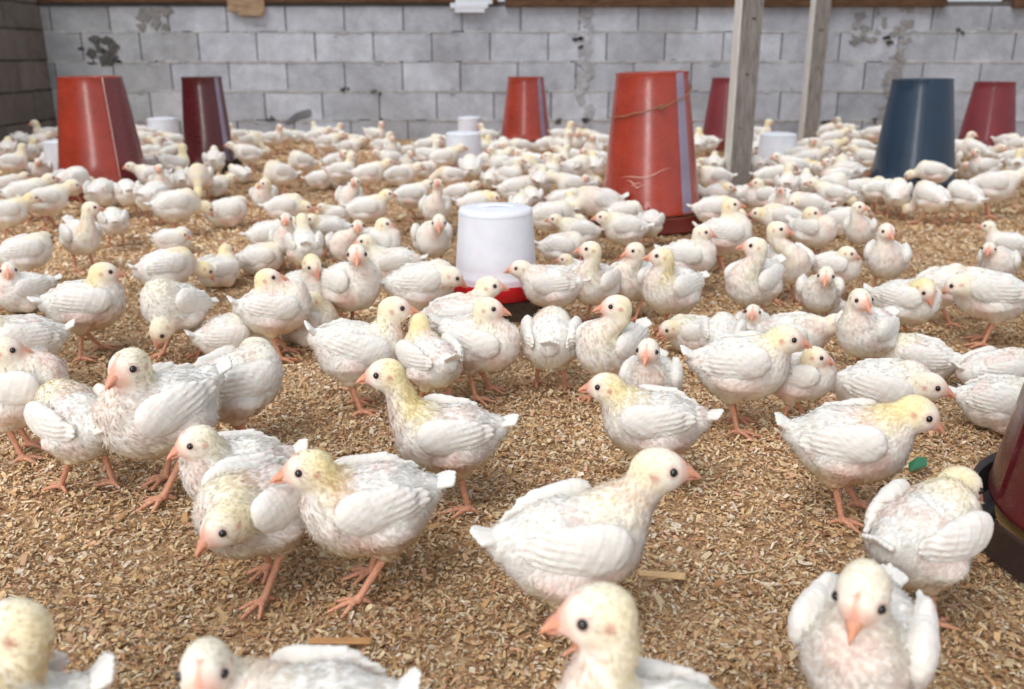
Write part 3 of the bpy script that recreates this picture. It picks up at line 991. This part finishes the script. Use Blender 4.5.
def drinker(cx, yb, wb, wt, yt, label, zb=.045, block=False, k=1.16):
    F = at(cx, yb, zb); Rb = wb / 2 / FPX * np.linalg.norm(F - CAMP)
    hd = math.hypot(F[0], F[1])
    for _ in range(4): Rb = wb / 2 / FPX * math.hypot(hd + Rb, CAM_H - zb)
    dist = hd + Rb; C = np.array((F[0], F[1])) / hd * dist
    Rt = wt / 2 / FPX * math.hypot(dist, .3)
    # its front upper rim is seen at yt
    Ct = np.array((F[0], F[1])) / hd * (dist - Rt); Ht = at_y(cx, yt, Ct[1])[2] - zb
    root = bpy.data.objects.new('bell_drinker', None); COL.objects.link(root)
    root.location = (C[0], C[1], 0); root.rotation_euler = (0, 0, math.atan2(-C[0], C[1]))
    tag(root, label, 'drinker')
    j = MB(); z1 = zb + Ht; zl = zb - .018
    pr = [(Rb * .96, zl), (Rb, zl + .002), (Rb * 1.0, zb + .006), (Rb * .995, zb + .012)]
    for q in np.linspace(.08, .93, 8): pr.append((Rb + (Rt - Rb) * q, zb + Ht * q))
    pr += [(Rt * 1.01, z1 - .012), (Rt * 1.015, z1 - .008), (Rt, z1 - .004), (Rt * .97, z1), (Rt * .9, z1 + .0015), (Rt * .5, z1 + .002), (.001, z1 + .002)]
    j.lathe(pr, 72); j.build('jar', M_JAR, root, smooth=True, sharp=50)
    hb_ = MB(); hb_.tube([(-Rt * .5, 0, z1 - .006), (-Rt * .45, 0, z1 + .004), (0, 0, z1 + .006), (Rt * .45, 0, z1 + .004), (Rt * .5, 0, z1 - .006)], .003, 8)
    hb_.build('handle', M_JAR, root, smooth=True)
    tz = zb - .022; Rp = Rb * k
    tr_ = MB(); g = .0
    tr_.lathe([(.001, tz - .004), (Rp * .9, tz - .004), (Rp * .985, tz + .004), (Rp, tz + .020), (Rp + .004, tz + .026), (Rp + .005, tz + .020), (Rp + .002, tz + .002), (Rp * .93, tz - .010), (.001, tz - .010)], 72)
    tr_.lathe([(Rb * .9, tz - .003), (Rb * .9, tz + .014), (Rb * .86, tz + .014), (Rb * .86, tz - .003)], 48)
    tr_.build('tray', M_TRAY, root, smooth=True, sharp=35)
    wt_ = MB(); wt_.lathe([(Rp * .985, tz + .010), (Rb * .92, tz + .010)], 64); wt_.build('water', M_WATER, root, smooth=True)
    if block:
        bk = MB(); bk.box((-Rp * .85, -Rp * .85, -.01), (Rp * .85, Rp * .85, tz - .010), .006, jit=.002)
        bo = bk.build('drinker_stand', M_STONE); bo.location = root.location; bo.rotation_euler = root.rotation_euler
        tag(bo, 'dark flat block under the nearest white drinker with red tray', 'stand')
    return root
drinker(496, 287, 81, 73, 214, 'large white bell drinker with red tray, nearest the camera', zb=.078, block=True, k=1.27)
drinker(464, 167, 36, 34, 134, 'middle-sized white drinker in front of a second white one', k=1.25)
drinker(470, 140, 24, 22.5, 118, 'white drinker partly hidden behind another white drinker, by the wall')
drinker(776, 165, 37, 33, 135, 'white drinker standing between the two timber posts', k=1.12)
drinker(164, 140, 28, 25, 119, 'white drinker by the wall, left of the dark maroon feeder')
drinker(64, 172, 29, 26, 142, 'white drinker showing a sliver behind the large left feeder')

# ------------------------------------------------------------------ litter of wood shavings
def litter():
    r = np.random.default_rng(11)
    parts_v, parts_c = [], []
    bands = [(.30, .9, 80000, .0050), (.9, 1.6, 150000, .0052), (1.6, 2.6, 138000, .0066), (2.6, 4.2, 98000, .0100), (4.2, 6.2, 54000, .0150)]
    pal = np.array([srgb(236, 203, 158), srgb(248, 228, 192), srgb(220, 179, 132), srgb(252, 240, 222), srgb(196, 150, 112), srgb(236, 190, 160), srgb(160, 116, 86)])
    pw = np.array([.28, .22, .17, .10, .08, .11, .04])
    for (y0, y1, n, L) in bands:
        y = np.sqrt(r.uniform(y0 ** 2, y1 ** 2, n)); x = r.uniform(-.82, .82, n) * (y + .15)
        x = np.clip(x, XL + .035, None)
        a = r.uniform(0, 2 * PI, n); ln = L * np.exp(r.normal(0, .38, n)); wd = ln * r.uniform(.18, .55, n)
        tilt = r.normal(0, .38, n); roll = r.normal(0, .45, n)
        big = r.random(n) < .012
        ln = np.where(big, ln * 2.2, ln)
        d = np.stack([np.cos(a) * np.cos(tilt), np.sin(a) * np.cos(tilt), np.sin(tilt)], 1)
        s0 = np.stack([-np.sin(a), np.cos(a), np.zeros(n)], 1)
        up = np.cross(d, s0)
        s1 = s0 * np.cos(roll)[:, None] + up * np.sin(roll)[:, None]
        u1 = np.cross(d, s1)
        hgt = .004 * (np.sin(x * 23 + y * 9) * np.sin(y * 19 - x * 7)) + .003 * np.sin(x * 61 + 2) * np.sin(y * 53)
        c = np.stack([x, y, r.uniform(-.003, .0045, n) + hgt * .6], 1)
        curl = (r.uniform(-.25, .45, n) * ln)[:, None]
        e = d * ln[:, None] * .5; w = s1 * wd[:, None] * .5
        v = np.stack([c - e - w, c - e + w, c + w + u1 * curl * .5, c + e + w * .7, c + e - w * .7, c - w + u1 * curl * .5], 1)
        ci = r.choice(len(pal), n, p=pw / pw.sum())
        # trampled, dirtier litter in broad patches; the dimmer light rightward is painted in
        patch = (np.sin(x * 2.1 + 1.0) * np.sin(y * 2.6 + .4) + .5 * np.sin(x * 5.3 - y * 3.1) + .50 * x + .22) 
        dirt_shade = np.clip(.5 + .55 * patch, 0, 1)[:, None]
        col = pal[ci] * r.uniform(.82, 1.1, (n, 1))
        col = col * (1.02 - dirt_shade * .46) * (1 - dirt_shade * np.array((0, .06, .14)))
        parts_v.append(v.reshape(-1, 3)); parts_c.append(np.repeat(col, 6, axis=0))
    V = np.concatenate(parts_v); C = np.concatenate(parts_c); n = len(V) // 6
    b = np.arange(n)[:, None] * 6
    Q = np.concatenate([b + np.array([[0, 1, 2, 5]]), b + np.array([[5, 2, 3, 4]])])
    t = NT('wood_shaving'); t.base(t.attr()); t.set(Roughness=.8, Specular_IOR_Level=.25)
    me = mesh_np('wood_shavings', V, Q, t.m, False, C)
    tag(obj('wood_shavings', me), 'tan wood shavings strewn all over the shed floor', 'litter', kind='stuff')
litter()

def stick(px, py, L, W, ang, tone, label):
    P = at(px, py, .006); m = MB(); m.box((-L / 2, -W / 2, 0), (L / 2, W / 2, .0035), .0008, jit=.0008)
    o = m.build('wood_sliver', mat_simple('sliver_wood', tone, .75, .25, (80, .12), .3)); o.location = P + np.array((0, 0, .002)); o.rotation_euler = (0.03, .02, math.radians(ang))
    tag(o, label, 'wood sliver')
stick(662, 578, .050, .0085, -6, srgb(206, 172, 128), 'flat pale wood sliver on the litter near the front centre')
stick(340, 644, .060, .0085, 2, srgb(176, 132, 88), 'brown flat wood sliver lying behind a raised white tail')
stick(166, 378, .040, .003, -22, srgb(226, 200, 160), 'thin straw-like sliver behind the tall left foreground chick')
P = at(917, 466, .012); gm = MB()
gm.add([(-.012, -.006, -.004), (.010, -.008, .006), (.014, .006, .010), (-.008, .009, 0), (-.001, .0, .014), (-.012, -.006, -.006), (.010, -.008, .004), (.014, .006, .008), (-.008, .009, -.002), (-.001, 0, .012)],
       [[0, 1, 4], [1, 2, 4], [2, 3, 4], [3, 0, 4], [6, 5, 9], [7, 6, 9], [8, 7, 9], [5, 8, 9]])
go = gm.build('plastic_scrap', mat_simple('green_plastic', srgb(40, 120, 84), .4)); go.location = P
tag(go, 'small green plastic scrap on the litter beneath the yellow-headed chick', 'plastic scrap')

# ------------------------------------------------------------------ the chicks
# trunk x, trunk y, heading, head x, head y ('-' for the pose's own), gaze, head pitch, flags, yellow, size | label
NEAR = """
-10 742 175 10 626 150 - - .5 1.1 | out-of-focus chick cut off by the bottom left corner of the photo
316 722 172 205 668 262 -12 - .25 1.0 | chick at the bottom edge with blurred face to the viewer and tail raised high
660 752 190 596 612 192 -12 - .45 1.12 | large-headed chick cut off at the bottom centre, side-on with one dark eye
864 645 262 862 592 262 -42 - .25 1.08 | blurred chick nearest the bottom right corner, facing the viewer with bowed head
922 538 62 962 484 40 -30 m .55 1.05 | chick standing beside the near maroon feeder with its back to the viewer
848 444 4 919 412 2 -28 m 1.0 1.1 | yellow-headed chick on the right, bending its beak down toward the near feeder
882 392 3 930 385 0 -12 sm .15 1.12 | resting chick with pale pink face directly behind the yellow-headed one
1000 404 5 - - - -20 sm .2 .95 | chick lying low behind the rim of the near maroon feeder
992 374 35 - - 20 -30 smp .1 .9 | white back of a chick at the right edge above the near feeder
922 361 182 876 364 185 -25 sm .5 .95 | chick resting crosswise with a dull yellow head, behind the resting group by the feeder
568 546 20 659 468 5 -4 - .4 1.16 | big chick in the front centre stretching its neck up to the right
655 424 174 606 386 178 -4 - .85 1.04 | chick with deep yellow nape facing left, just behind the big front-centre chick
652 382 262 648 350 262 -16 - .15 .92 | fluffy pale chick facing the viewer above the yellow-naped left-facing one
740 368 4 786 338 2 -8 m .55 1.12 | broad white chick with yellowish head looking right, orange legs together
798 378 0 816 356 0 -12 m .45 .85 | small shaded chick tucked under the breast of the broad white chick
785 336 355 838 323 352 -12 sm .15 1.0 | chick stretching its long white neck to the right above the broad white chick
868 332 240 861 299 305 -18 - .3 .98 | chick with head turned, orange beak pointing down right, left of the head-down pair
905 302 352 926 289 320 -50 mp .9 1.0 | chick with yellow nape pecking downward, left one of the head-down pair
941 288 40 - - 20 -60 p .3 .9 | white-backed chick bent away to the ground, behind the yellow-naped pecking one
992 296 180 958 284 180 -30 m .15 1.12 | large chick at the right edge with its head lowered to the left
998 264 270 989 249 268 -8 - .1 .9 | chick looking straight out over the back of the large right-edge chick
1008 247 180 988 226 182 -6 s .1 .88 | grey-white chick resting at the right edge, facing left
887 259 268 887 231 300 -14 w .15 1.02 | chick walking toward the viewer with a pink beak, alone below the blue feeder
860 230 264 859 207 338 0 - .1 .9 | upright chick with dark beak tip looking right, left of the blue feeder's front
834 268 352 848 253 0 -14 - .3 .9 | chick with its beak toward the open litter, behind a front-facing chick
822 290 272 826 275 268 -24 m .25 .92 | round chick facing the viewer with lowered beak, in the right middle
822 312 182 808 301 184 -20 sm .6 .75 | low chick with dull yellow face peeping left between white bodies
756 282 232 755 246 184 0 u .2 1.08 | tall upright chick with orange beak lifted to the left, right of the centre
786 262 300 778 229 352 -4 u .35 1.05 | tall chick looking right, directly behind the upright one with orange beak
724 236 14 731 205 2 4 - .7 1.1 | yellow-necked chick standing side-on before the pan of the central feeder
688 258 352 703 232 352 -6 - .15 1.0 | chick whose pink face crosses the side of the yellow-necked one
674 290 222 661 256 184 -2 - .75 1.06 | chick with yellow nape and orange beak to the left, right of the near drinker
634 280 232 634 250 205 -14 - .3 .95 | chick peering left from behind the yellow-naped chick right of the drinker
613 348 228 616 306 184 -4 - .5 1.05 | upright chick facing left in the middle, just below the near drinker's level
696 336 184 668 328 206 -28 sm .5 .85 | low brown-shadowed chick facing left and down, between standing chicks
722 338 88 - - 90 -30 mp .05 .8 | white rump of a chick turned away among the middle crowd
760 332 272 753 312 268 -6 s .1 .85 | chick whose small pink-beaked face shows over white backs
551 341 88 - - 90 -30 mp .15 1.02 | chick seen squarely from behind, right in front of the near drinker
553 287 172 520 268 184 -6 - .1 1.0 | white-winged chick facing the near drinker from its right side
597 284 232 590 249 184 -2 - .35 .98 | upright chick looking left toward the near drinker over another's back
576 274 184 565 259 184 -6 sm .5 .8 | small chick with yellowish face low between the near drinker and an upright chick
560 248 8 - - 350 -45 mp .15 .88 | chick with lowered head hidden, right beside the top of the near drinker
580 233 190 555 219 186 -2 m .4 .88 | chick with orange beak facing the drinker, behind the lowered-head one
625 229 184 603 217 186 -2 m .35 .98 | pale chick facing left in front of the central feeder
650 224 80 - - 90 -30 mp .05 .8 | small white back at the foot of the central red feeder
683 205 196 667 203 205 -35 smp .25 1.08 | hunched chick sitting in the pan of the central feeder, head bowed left
455 322 12 489 286 2 -2 m .35 1.05 | chick with dark eye looking right into the red tray of the near drinker
477 344 350 489 308 352 -6 u .35 1.05 | upright chick facing right just left of the near drinker's tray
432 362 118 419 322 100 5 - 1.0 .98 | chick seen from behind with buff nape, left of the chicks by the near drinker
354 352 10 395 308 2 -4 u .4 1.12 | standing white chick facing right with dark orange beak, left of the buff-naped one
450 438 180 385 373 180 -8 - .9 1.05 | chick in the middle facing left with yellow neck, most open ground around it
372 508 186 308 468 186 -6 - .9 1.10 | chick with strong yellow cheek facing left, in front of the white open-ground chick
260 510 212 222 524 214 -24 mp .6 1.06 | stooping chick with beak down, partly covered by the yellow-cheeked chick
240 472 186 196 441 192 -14 m .25 1.0 | chick with long orange beak facing left behind the stooping one
166 412 196 128 366 228 -12 u .4 1.24 | tallest chick on the left with grey wings, orange beak toward the viewer
78 424 112 - - 130 -40 mp .6 1.05 | chick bent over with yellow neck, left of the tallest grey-winged chick
14 392 348 4 350 0 -8 - .2 1.1 | chick cut off at the left edge with open reddish beak
24 342 182 - - 190 -20 m .3 1.02 | tail end of a chick leaving the frame at the left edge
84 306 6 104 272 2 -8 - .75 1.12 | plump side-on chick with yellow neck and grey-white wing, left middle
26 292 200 9 270 262 -14 s .15 1.0 | chick looking at the viewer from the left edge, tail to the right
24 254 12 44 238 40 -20 m .6 1.0 | chick with pale yellow head turned away at the left edge
80 237 292 91 208 2 -2 u .25 1.0 | upright pink-faced chick before the pan of the large left feeder
114 222 92 - - 90 -30 mp .35 .85 | round chick seen from behind next to the upright pink-faced one
235 386 30 258 350 10 -30 m .2 1.12 | fluffy chick with its white rump to the viewer, right of the tallest chick
238 338 8 266 350 350 -25 sm .3 .95 | chick lying low with its face to the right, below the yellow-necked sitting chick
256 310 8 268 278 2 2 - .8 1.06 | yellow-necked chick sitting upright facing right with brown beak
304 322 350 311 300 192 -4 s .55 1.0 | sitting chick that looks back left, alone on the litter in the left middle
184 308 218 160 330 214 -62 p .3 1.1 | chick bowing its head right down to the litter in the left middle
164 270 22 - - 10 -50 mp .8 1.0 | chick with a big yellow back turned to the viewer, left middle
172 241 10 182 234 0 -25 s .15 .85 | small chick lying with drooped head behind the yellow-backed one
217 272 40 226 250 60 -20 s .8 .92 | dozing chick with a yellow crown, left one of the dozing pair
260 260 4 277 258 0 -40 smp .7 .95 | dozing chick with yellow breast to the right, right one of the dozing pair
345 286 318 357 254 268 -14 m .2 1.12 | broad white chick with orange face toward the viewer, left of the long-necked one
308 292 320 313 264 300 -50 mp .75 .98 | drowsy chick hanging its yellow head forward
392 264 178 365 241 182 -6 s .2 1.02 | sitting chick with head up and beak left, tail toward the near drinker
421 286 4 452 276 0 -30 m .15 1.1 | grey-winged chick reaching right toward the near drinker's tray
432 239 268 439 222 268 -26 m .2 1.05 | round chick standing legs apart, facing the viewer left of the near drinker
436 208 262 438 184 264 12 u .55 1.0 | long-necked chick stretching straight up, left of the near drinker
"""
MID = """
372 245 0 384 224 0 -4 - .45 .95 | chick with dark beak looking right behind the sitting tail-right chick
352 246 264 358 226 268 -8 - .2 .9 | chick with flat pale face to the viewer, touching the dark-beaked one
366 210 4 387 194 0 -4 m .7 .98 | chick with a buff head and grey wings facing right, upper middle
350 198 262 355 182 250 -4 u .1 .95 | erect white chick behind the buff-headed grey-winged one
330 230 184 311 219 200 -6 m .4 .9 | chick with beak to the left among the upper left cluster
336 216 184 322 207 186 -4 sm .3 .82 | half-hidden chick above the beak-left one in the upper left cluster
305 248 92 - - 95 -10 - .35 .95 | white back with pale yellow crown in the upper left cluster
288 240 262 286 219 262 -10 - .2 .92 | small face looking out of the upper left cluster
268 236 10 - - 0 -20 sm .1 .95 | white chick at the left rim of the upper left cluster
284 208 2 306 206 350 -30 m .8 .95 | chick with drooping yellow head facing right, above the upper left cluster
265 197 250 264 183 200 -20 - .45 .92 | chick with dark eye patch and bent head, left of the drooping yellow head
226 213 12 241 201 0 -25 sm .3 1.08 | large puffed chick lying on open litter with its face right
213 187 2 232 190 350 -25 sm .25 .95 | chick lying with pinkish face to the right, below the walking dark-feeder chick
241 175 120 - - 110 -30 smp .1 .85 | white ball of a sleeping chick right of the dark maroon feeder
281 174 196 - - 200 -60 p .5 1.0 | chick pecking to the left on bare litter, upper left
303 162 180 - - 190 -55 p .35 .95 | chick pecking to the left, nearer the wall than the other pecking one
249 154 178 234 145 180 -4 m .15 1.0 | chick with raised head facing left beside the dark maroon feeder
214 161 86 - - 90 -20 m .1 1.0 | chick with its rump to the viewer at the dark maroon feeder
211 152 140 - - 150 -20 m .4 .9 | yellowish neck of a chick between the dark feeder and a white rump
178 154 6 191 146 0 -2 m .5 .95 | chick facing right in front of the dark maroon feeder
195 160 40 - - 40 -30 smp .1 .85 | white chick crouched left of the white rump at the dark feeder
174 206 16 - - 10 -55 mp .55 1.08 | chick bent right with a yellowish neck, right of the large left feeder
151 197 60 - - 80 -40 mp .15 1.05 | white chick feeding head down right of the large left feeder
128 193 95 - - 95 -40 mp .1 .95 | chick with round back to the viewer at the right rim of the left feeder's pan
99 193 70 - - 60 -50 mp .15 1.0 | oval white back at the front rim of the left feeder's pan
71 182 50 - - 30 -50 mp .1 1.12 | large white back against the lower left side of the left feeder
46 201 6 64 188 350 -30 m .25 1.05 | pinkish-winged chick walking right toward the large left feeder
24 194 8 46 178 0 -6 m .3 1.05 | chick looking right past the left feeder, behind the pinkish-winged one
22 171 100 - - 100 -30 smp .05 .95 | round white chick left of the large left feeder
42 170 262 38 161 262 -6 m .1 .9 | small face toward the viewer left of the large left feeder
6 186 4 - - 0 -10 sm .2 .95 | chick at the left edge level with the left feeder's foot
6 214 10 - - 10 -20 m .7 .95 | yellow-crowned chick partly outside the left edge
411 196 8 428 184 2 -4 m .3 .95 | white chick facing right, left neighbour of the straight-necked one
457 194 4 468 183 2 0 sm .2 .9 | chick with raised beak to the right behind the straight-necked one
476 205 4 494 197 0 -25 m .85 .98 | chick with yellow head just above the near drinker's lid
399 176 4 - - 0 -20 sm .2 1.08 | grey-winged chick lying behind the crowd left of the paired white drinkers
425 170 2 - - 20 10 sm .1 .9 | white chick with tail toward the paired white drinkers
368 174 8 379 165 0 -2 m .6 1.0 | yellowish chick facing right in the upper middle
472 168 90 - - 90 -40 p .2 1.0 | pink-bellied chick drinking in front of the paired white drinkers
453 176 184 - - 20 -40 mp .3 .82 | chick beside the red rim of the paired drinkers
489 180 80 - - 80 -30 smp .05 .92 | white ball of a chick right below the paired white drinkers
320 180 2 329 176 350 -30 sm .8 .95 | drowsy yellowish chick with brown face in shade, upper left centre
339 180 260 - - 250 -20 sm .1 .85 | little white chick next to the drowsy yellowish one
335 162 10 - - 0 -20 sm .2 1.0 | pale chick lying behind the drowsy yellowish one
540 183 80 - - 90 -30 m .2 .95 | white chick seen from behind above the near drinker
515 190 12 527 180 10 -2 m .15 1.0 | pinkish-white chick stretched to the upper right above the near drinker
532 199 100 - - 90 -50 mp 1.0 .85 | chick with a deep yellow neck above the near drinker
520 206 80 - - 60 -30 mp .7 .82 | yellow-naped chick right above the near drinker's lid
573 186 184 - - 30 -30 m .15 .95 | grey and white chick between the near drinker and the central feeder
588 186 262 586 180 262 -10 m .3 .85 | chick with speckled face left of the central red feeder
563 202 14 - - 350 -30 sm .15 1.0 | smooth white chick with a long back left of the central feeder's foot
604 203 200 - - 200 -55 mp .2 1.12 | hunched chick against the lower left side of the central feeder
583 210 100 - - 95 -10 m .65 .85 | chick with a creamy yellow nape in front of the hunched one
549 217 10 - - 350 -50 mp .2 1.0 | chick with bent back between the near drinker and the creamy-naped one
616 212 20 - - 30 -40 mp .2 .85 | chick squeezed between the hunched chick and the central feeder
704 179 262 - - 262 -30 m .3 .9 | yellowish chick just right of the central feeder's silvery strip
718 196 4 728 187 0 -10 m .7 .95 | yellow-headed chick at the foot of the thick post, facing right
712 210 8 - - 0 -40 mp .5 .95 | shaded chick in the dark behind the yellow-necked standing chick
764 198 190 757 183 196 -2 m .4 .98 | chick with head turned left, right of the thick post's foot
743 196 40 - - 90 -40 mp .05 .85 | white wing of a chick showing right of the thick post's foot
770 177 12 - - 20 -30 m .15 .98 | grey-backed chick bent over behind the thick post
788 186 90 - - 90 5 - .3 .95 | chick seen from behind standing tall with white shoulders below the far drinker
783 205 262 781 192 262 25 u .3 .92 | chick with reddish beak lifted high amid the right crowd
808 186 92 - - 90 -20 m .1 .92 | greyish chick turned away in the right crowd
822 171 190 817 168 170 -20 m .9 .85 | chick with a buff yellow head in the right crowd
809 207 186 794 202 195 -35 m .2 1.0 | white chick with bowed head facing left in the right crowd
784 220 182 758 213 186 -8 m .85 1.0 | chick with deep yellow cheek facing left behind the tall looking-right chick
812 231 335 812 213 0 -4 - .5 1.02 | yellow-headed chick facing right between the tall pair and the open litter
836 222 10 - - 20 -30 sm .35 1.0 | pale chick resting at the edge of the open litter
834 195 184 831 188 184 -6 m .4 .9 | chick with brownish face to the left at the right crowd's rim
854 192 10 - - 0 -30 sm .2 1.12 | large pale chick left of the blue feeder
878 191 12 - - 20 -50 mp .3 .9 | orange-legged chick feeding at the left rim of the blue feeder's pan
897 194 88 - - 90 -50 p .15 .95 | chick standing tail to the viewer at the front left of the blue feeder
926 177 176 - - 190 -50 mp .45 .95 | chick inside the pan of the blue feeder, back arched
931 198 140 - - 130 -50 p .35 1.0 | yellowish-backed chick with one pink foot at the front of the blue feeder
965 197 150 - - 140 -50 p .1 .98 | white chick leaning left at the right front of the blue feeder
967 171 262 - - 262 -30 sm .1 .9 | round white chick sitting right of the blue feeder
992 187 8 - - 0 -25 m .15 1.2 | big pale chick with long back on the right, tail to the blue feeder
757 166 100 - - 90 -40 mp .2 .9 | pinkish chick drinking left of the drinker between the posts
"""
FAR = """26,153 20,140 42,150 47,135 37,142 142,133 138,141 148,139 160,141 151,153 165,147 176,141 155,163 167,165 153,176 163,184 182,181 200,178
272,139 286,136 300,137 315,137 327,143 325,132 258,138 334,133 239,136 250,142 328,150 348,148 359,142 381,146 374,135 392,150 406,153 425,146 427,156 441,142 443,158 392,160 345,162 340,172
489,136 487,146 494,162 498,149 503,147 522,147 513,158 543,146 559,146 573,144 594,150 591,137 499,164 519,167 536,163 556,162 558,173 577,168 590,168 600,160 603,142 565,136 480,150 547,174 508,176 572,157 410,164
707,144 702,168 714,166 697,146 714,178 758,134 757,150 792,155 806,160 822,158 809,147 829,148 825,132 831,139 842,136 858,138 872,134 851,161 853,171 869,159 862,148 796,168 783,165 838,178 845,130 762,142 842,166 868,172 826,186 848,180
958,148 976,151 1000,154 1016,146 1017,167 1012,158 985,168 1006,142 968,139 950,160
8,150 12,163 52,158 108,196 150,168 640,132"""

def parse(txt):
    for ln in txt.strip().splitlines():
        a, lab = ln.split('|'); a = a.split()
        f = lambda x: None if x == '-' else float(x)
        hx, hy = f(a[3]), f(a[4])
        yield dict(bx=float(a[0]), by=float(a[1]), head=float(a[2]), hxy=(hx, hy) if hx is not None else None, gaze=f(a[5]), hp=f(a[6]),
                   flags=a[7] if a[7] != '-' else '', yel=float(a[8]), s=float(a[9]), label=lab.strip())
# the crowd at the back: labelled by the landmarks it stands among
def zone(x, y):
    if x < 62: return 'in the shade by the left wall'
    if x < 186: return 'between the two left feeders'
    if x < 270: return 'at the wall right of the dark maroon feeder'
    if x < 345: return 'in the left row at the wall foot'
    if x < 446: return 'by the wall left of the paired drinkers'
    if x < 512: return 'around the paired white drinkers'
    if x < 560: return 'before the small orange-red feeder'
    if x < 640: return 'between the small and central red feeders'
    if x < 730: return 'around the crimson feeder behind the post'
    if x < 800: return 'around the drinker between the posts'
    if x < 880 and y < 150: return 'at the wall left of the blue feeder'
    if x < 880: return 'in the crowd left of the blue feeder'
    return 'around the crimson feeder at the right wall'
far = []
rf = random.Random(3)
for tok in FAR.split():
    x, y = map(float, tok.split(',')); far.append((x, y, zone(x, y)))
ORD = ['first', 'second', 'third', 'fourth', 'fifth', 'sixth', 'seventh', 'eighth', 'ninth', 'tenth', 'eleventh', 'twelfth', 'thirteenth', 'fourteenth', 'fifteenth']
from collections import defaultdict
zl = defaultdict(list)
for i, (x, y, z) in enumerate(far): zl[z].append(i)
ENTRIES = []
sd = 1
for d in list(parse(NEAR)) + list(parse(MID)):
    sd += 1
    ENTRIES.append((d, sd, 'white chicks on the litter'))
for z, ids in zl.items():
    ids.sort(key=lambda i: far[i][0])
    for n_, i in enumerate(ids):
        x, y, _ = far[i]
        head = rf.choice([0, 8, 20, 90, 160, 175, 185, 200, 262, 275, 340])
        fl_ = rf.choice(['', 'm', 'm', 's', 'sm', 'p', 'u', 'mp'])
        gz = head + rf.choice([0, 0, -60, 60, 0])
        ENTRIES.append((dict(bx=x, by=y, head=head, hxy=None, gaze=gz, hp=None, flags=fl_, yel=rf.choice([.15, .2, .4, .7]), s=rf.uniform(.9, 1.06), label=f'small white chick {z}, {ORD[n_]} from the left'), 300 + i, 'chicks in the crowd at the back'))

SIZE = .905
pts = []
for d, sd, g in ENTRIES:
    d['s'] *= SIZE
    zc = (.048 if 's' in d['flags'] else .088 + STAND) * d['s']
    P = at(d['bx'], d['by'], zc); pts.append(P[:2].copy())
pts = np.array(pts); org = pts.copy()
sizes = np.array([d['s'] for d, _, _ in ENTRIES])
inpan = np.array(['pan of the' in d['label'] and (' in the pan' in d['label'] or 'inside' in d['label']) for d, _, _ in ENTRIES])
OBST = []
for o in bpy.data.objects:
    if o.parent is None and o.name.startswith(('poultry_feeder', 'bell_drinker', 'timber_post')):
        rad = max((abs(c[0]) for ch in o.children for c in ch.bound_box), default=.05)
        hop = [max(abs(c[0]) for c in ch.bound_box) for ch in o.children if ch.name.startswith('hopper')]
        OBST.append((np.array(o.location[:2]), rad, hop[0] if hop else rad, not hop))
vd = pts / np.linalg.norm(pts, axis=1, keepdims=True)
for it in range(60):
    D = pts[:, None] - pts[None]
    L = np.linalg.norm(D, axis=2) + 1e-6
    need = .051 * (sizes[:, None] + sizes[None])
    push = np.clip(need - L, 0, None) * (1 - np.eye(len(pts)))
    mv = (D / L[..., None] * push[..., None]).sum(1) * .35
    for c, rad, hop, solid in OBST:
        v = pts - c; l = np.linalg.norm(v, axis=1)
        lim = np.where(inpan, hop + .055, rad + .032)
        mv += np.where((l < lim)[:, None], v / l[:, None] * (lim - l)[:, None], 0)
    along = (mv * vd).sum(1)[:, None] * vd
    pts = pts + along + (mv - along) * .6
    pts = pts * .97 + org * .03 if it < 45 else pts
    pts[:, 1] = np.minimum(pts[:, 1], DW - .06)
    pts[:, 0] = np.maximum(pts[:, 0], XL + .06)
print('moved', np.linalg.norm(pts - org, axis=1).mean(), np.linalg.norm(pts - org, axis=1).max())
for (d, sd, g), p, ip in zip(ENTRIES, pts, inpan):
    tag(chick(seed=sd, pos=p, lift=.03 if ip else 0, **d), d['label'], 'chick', g)
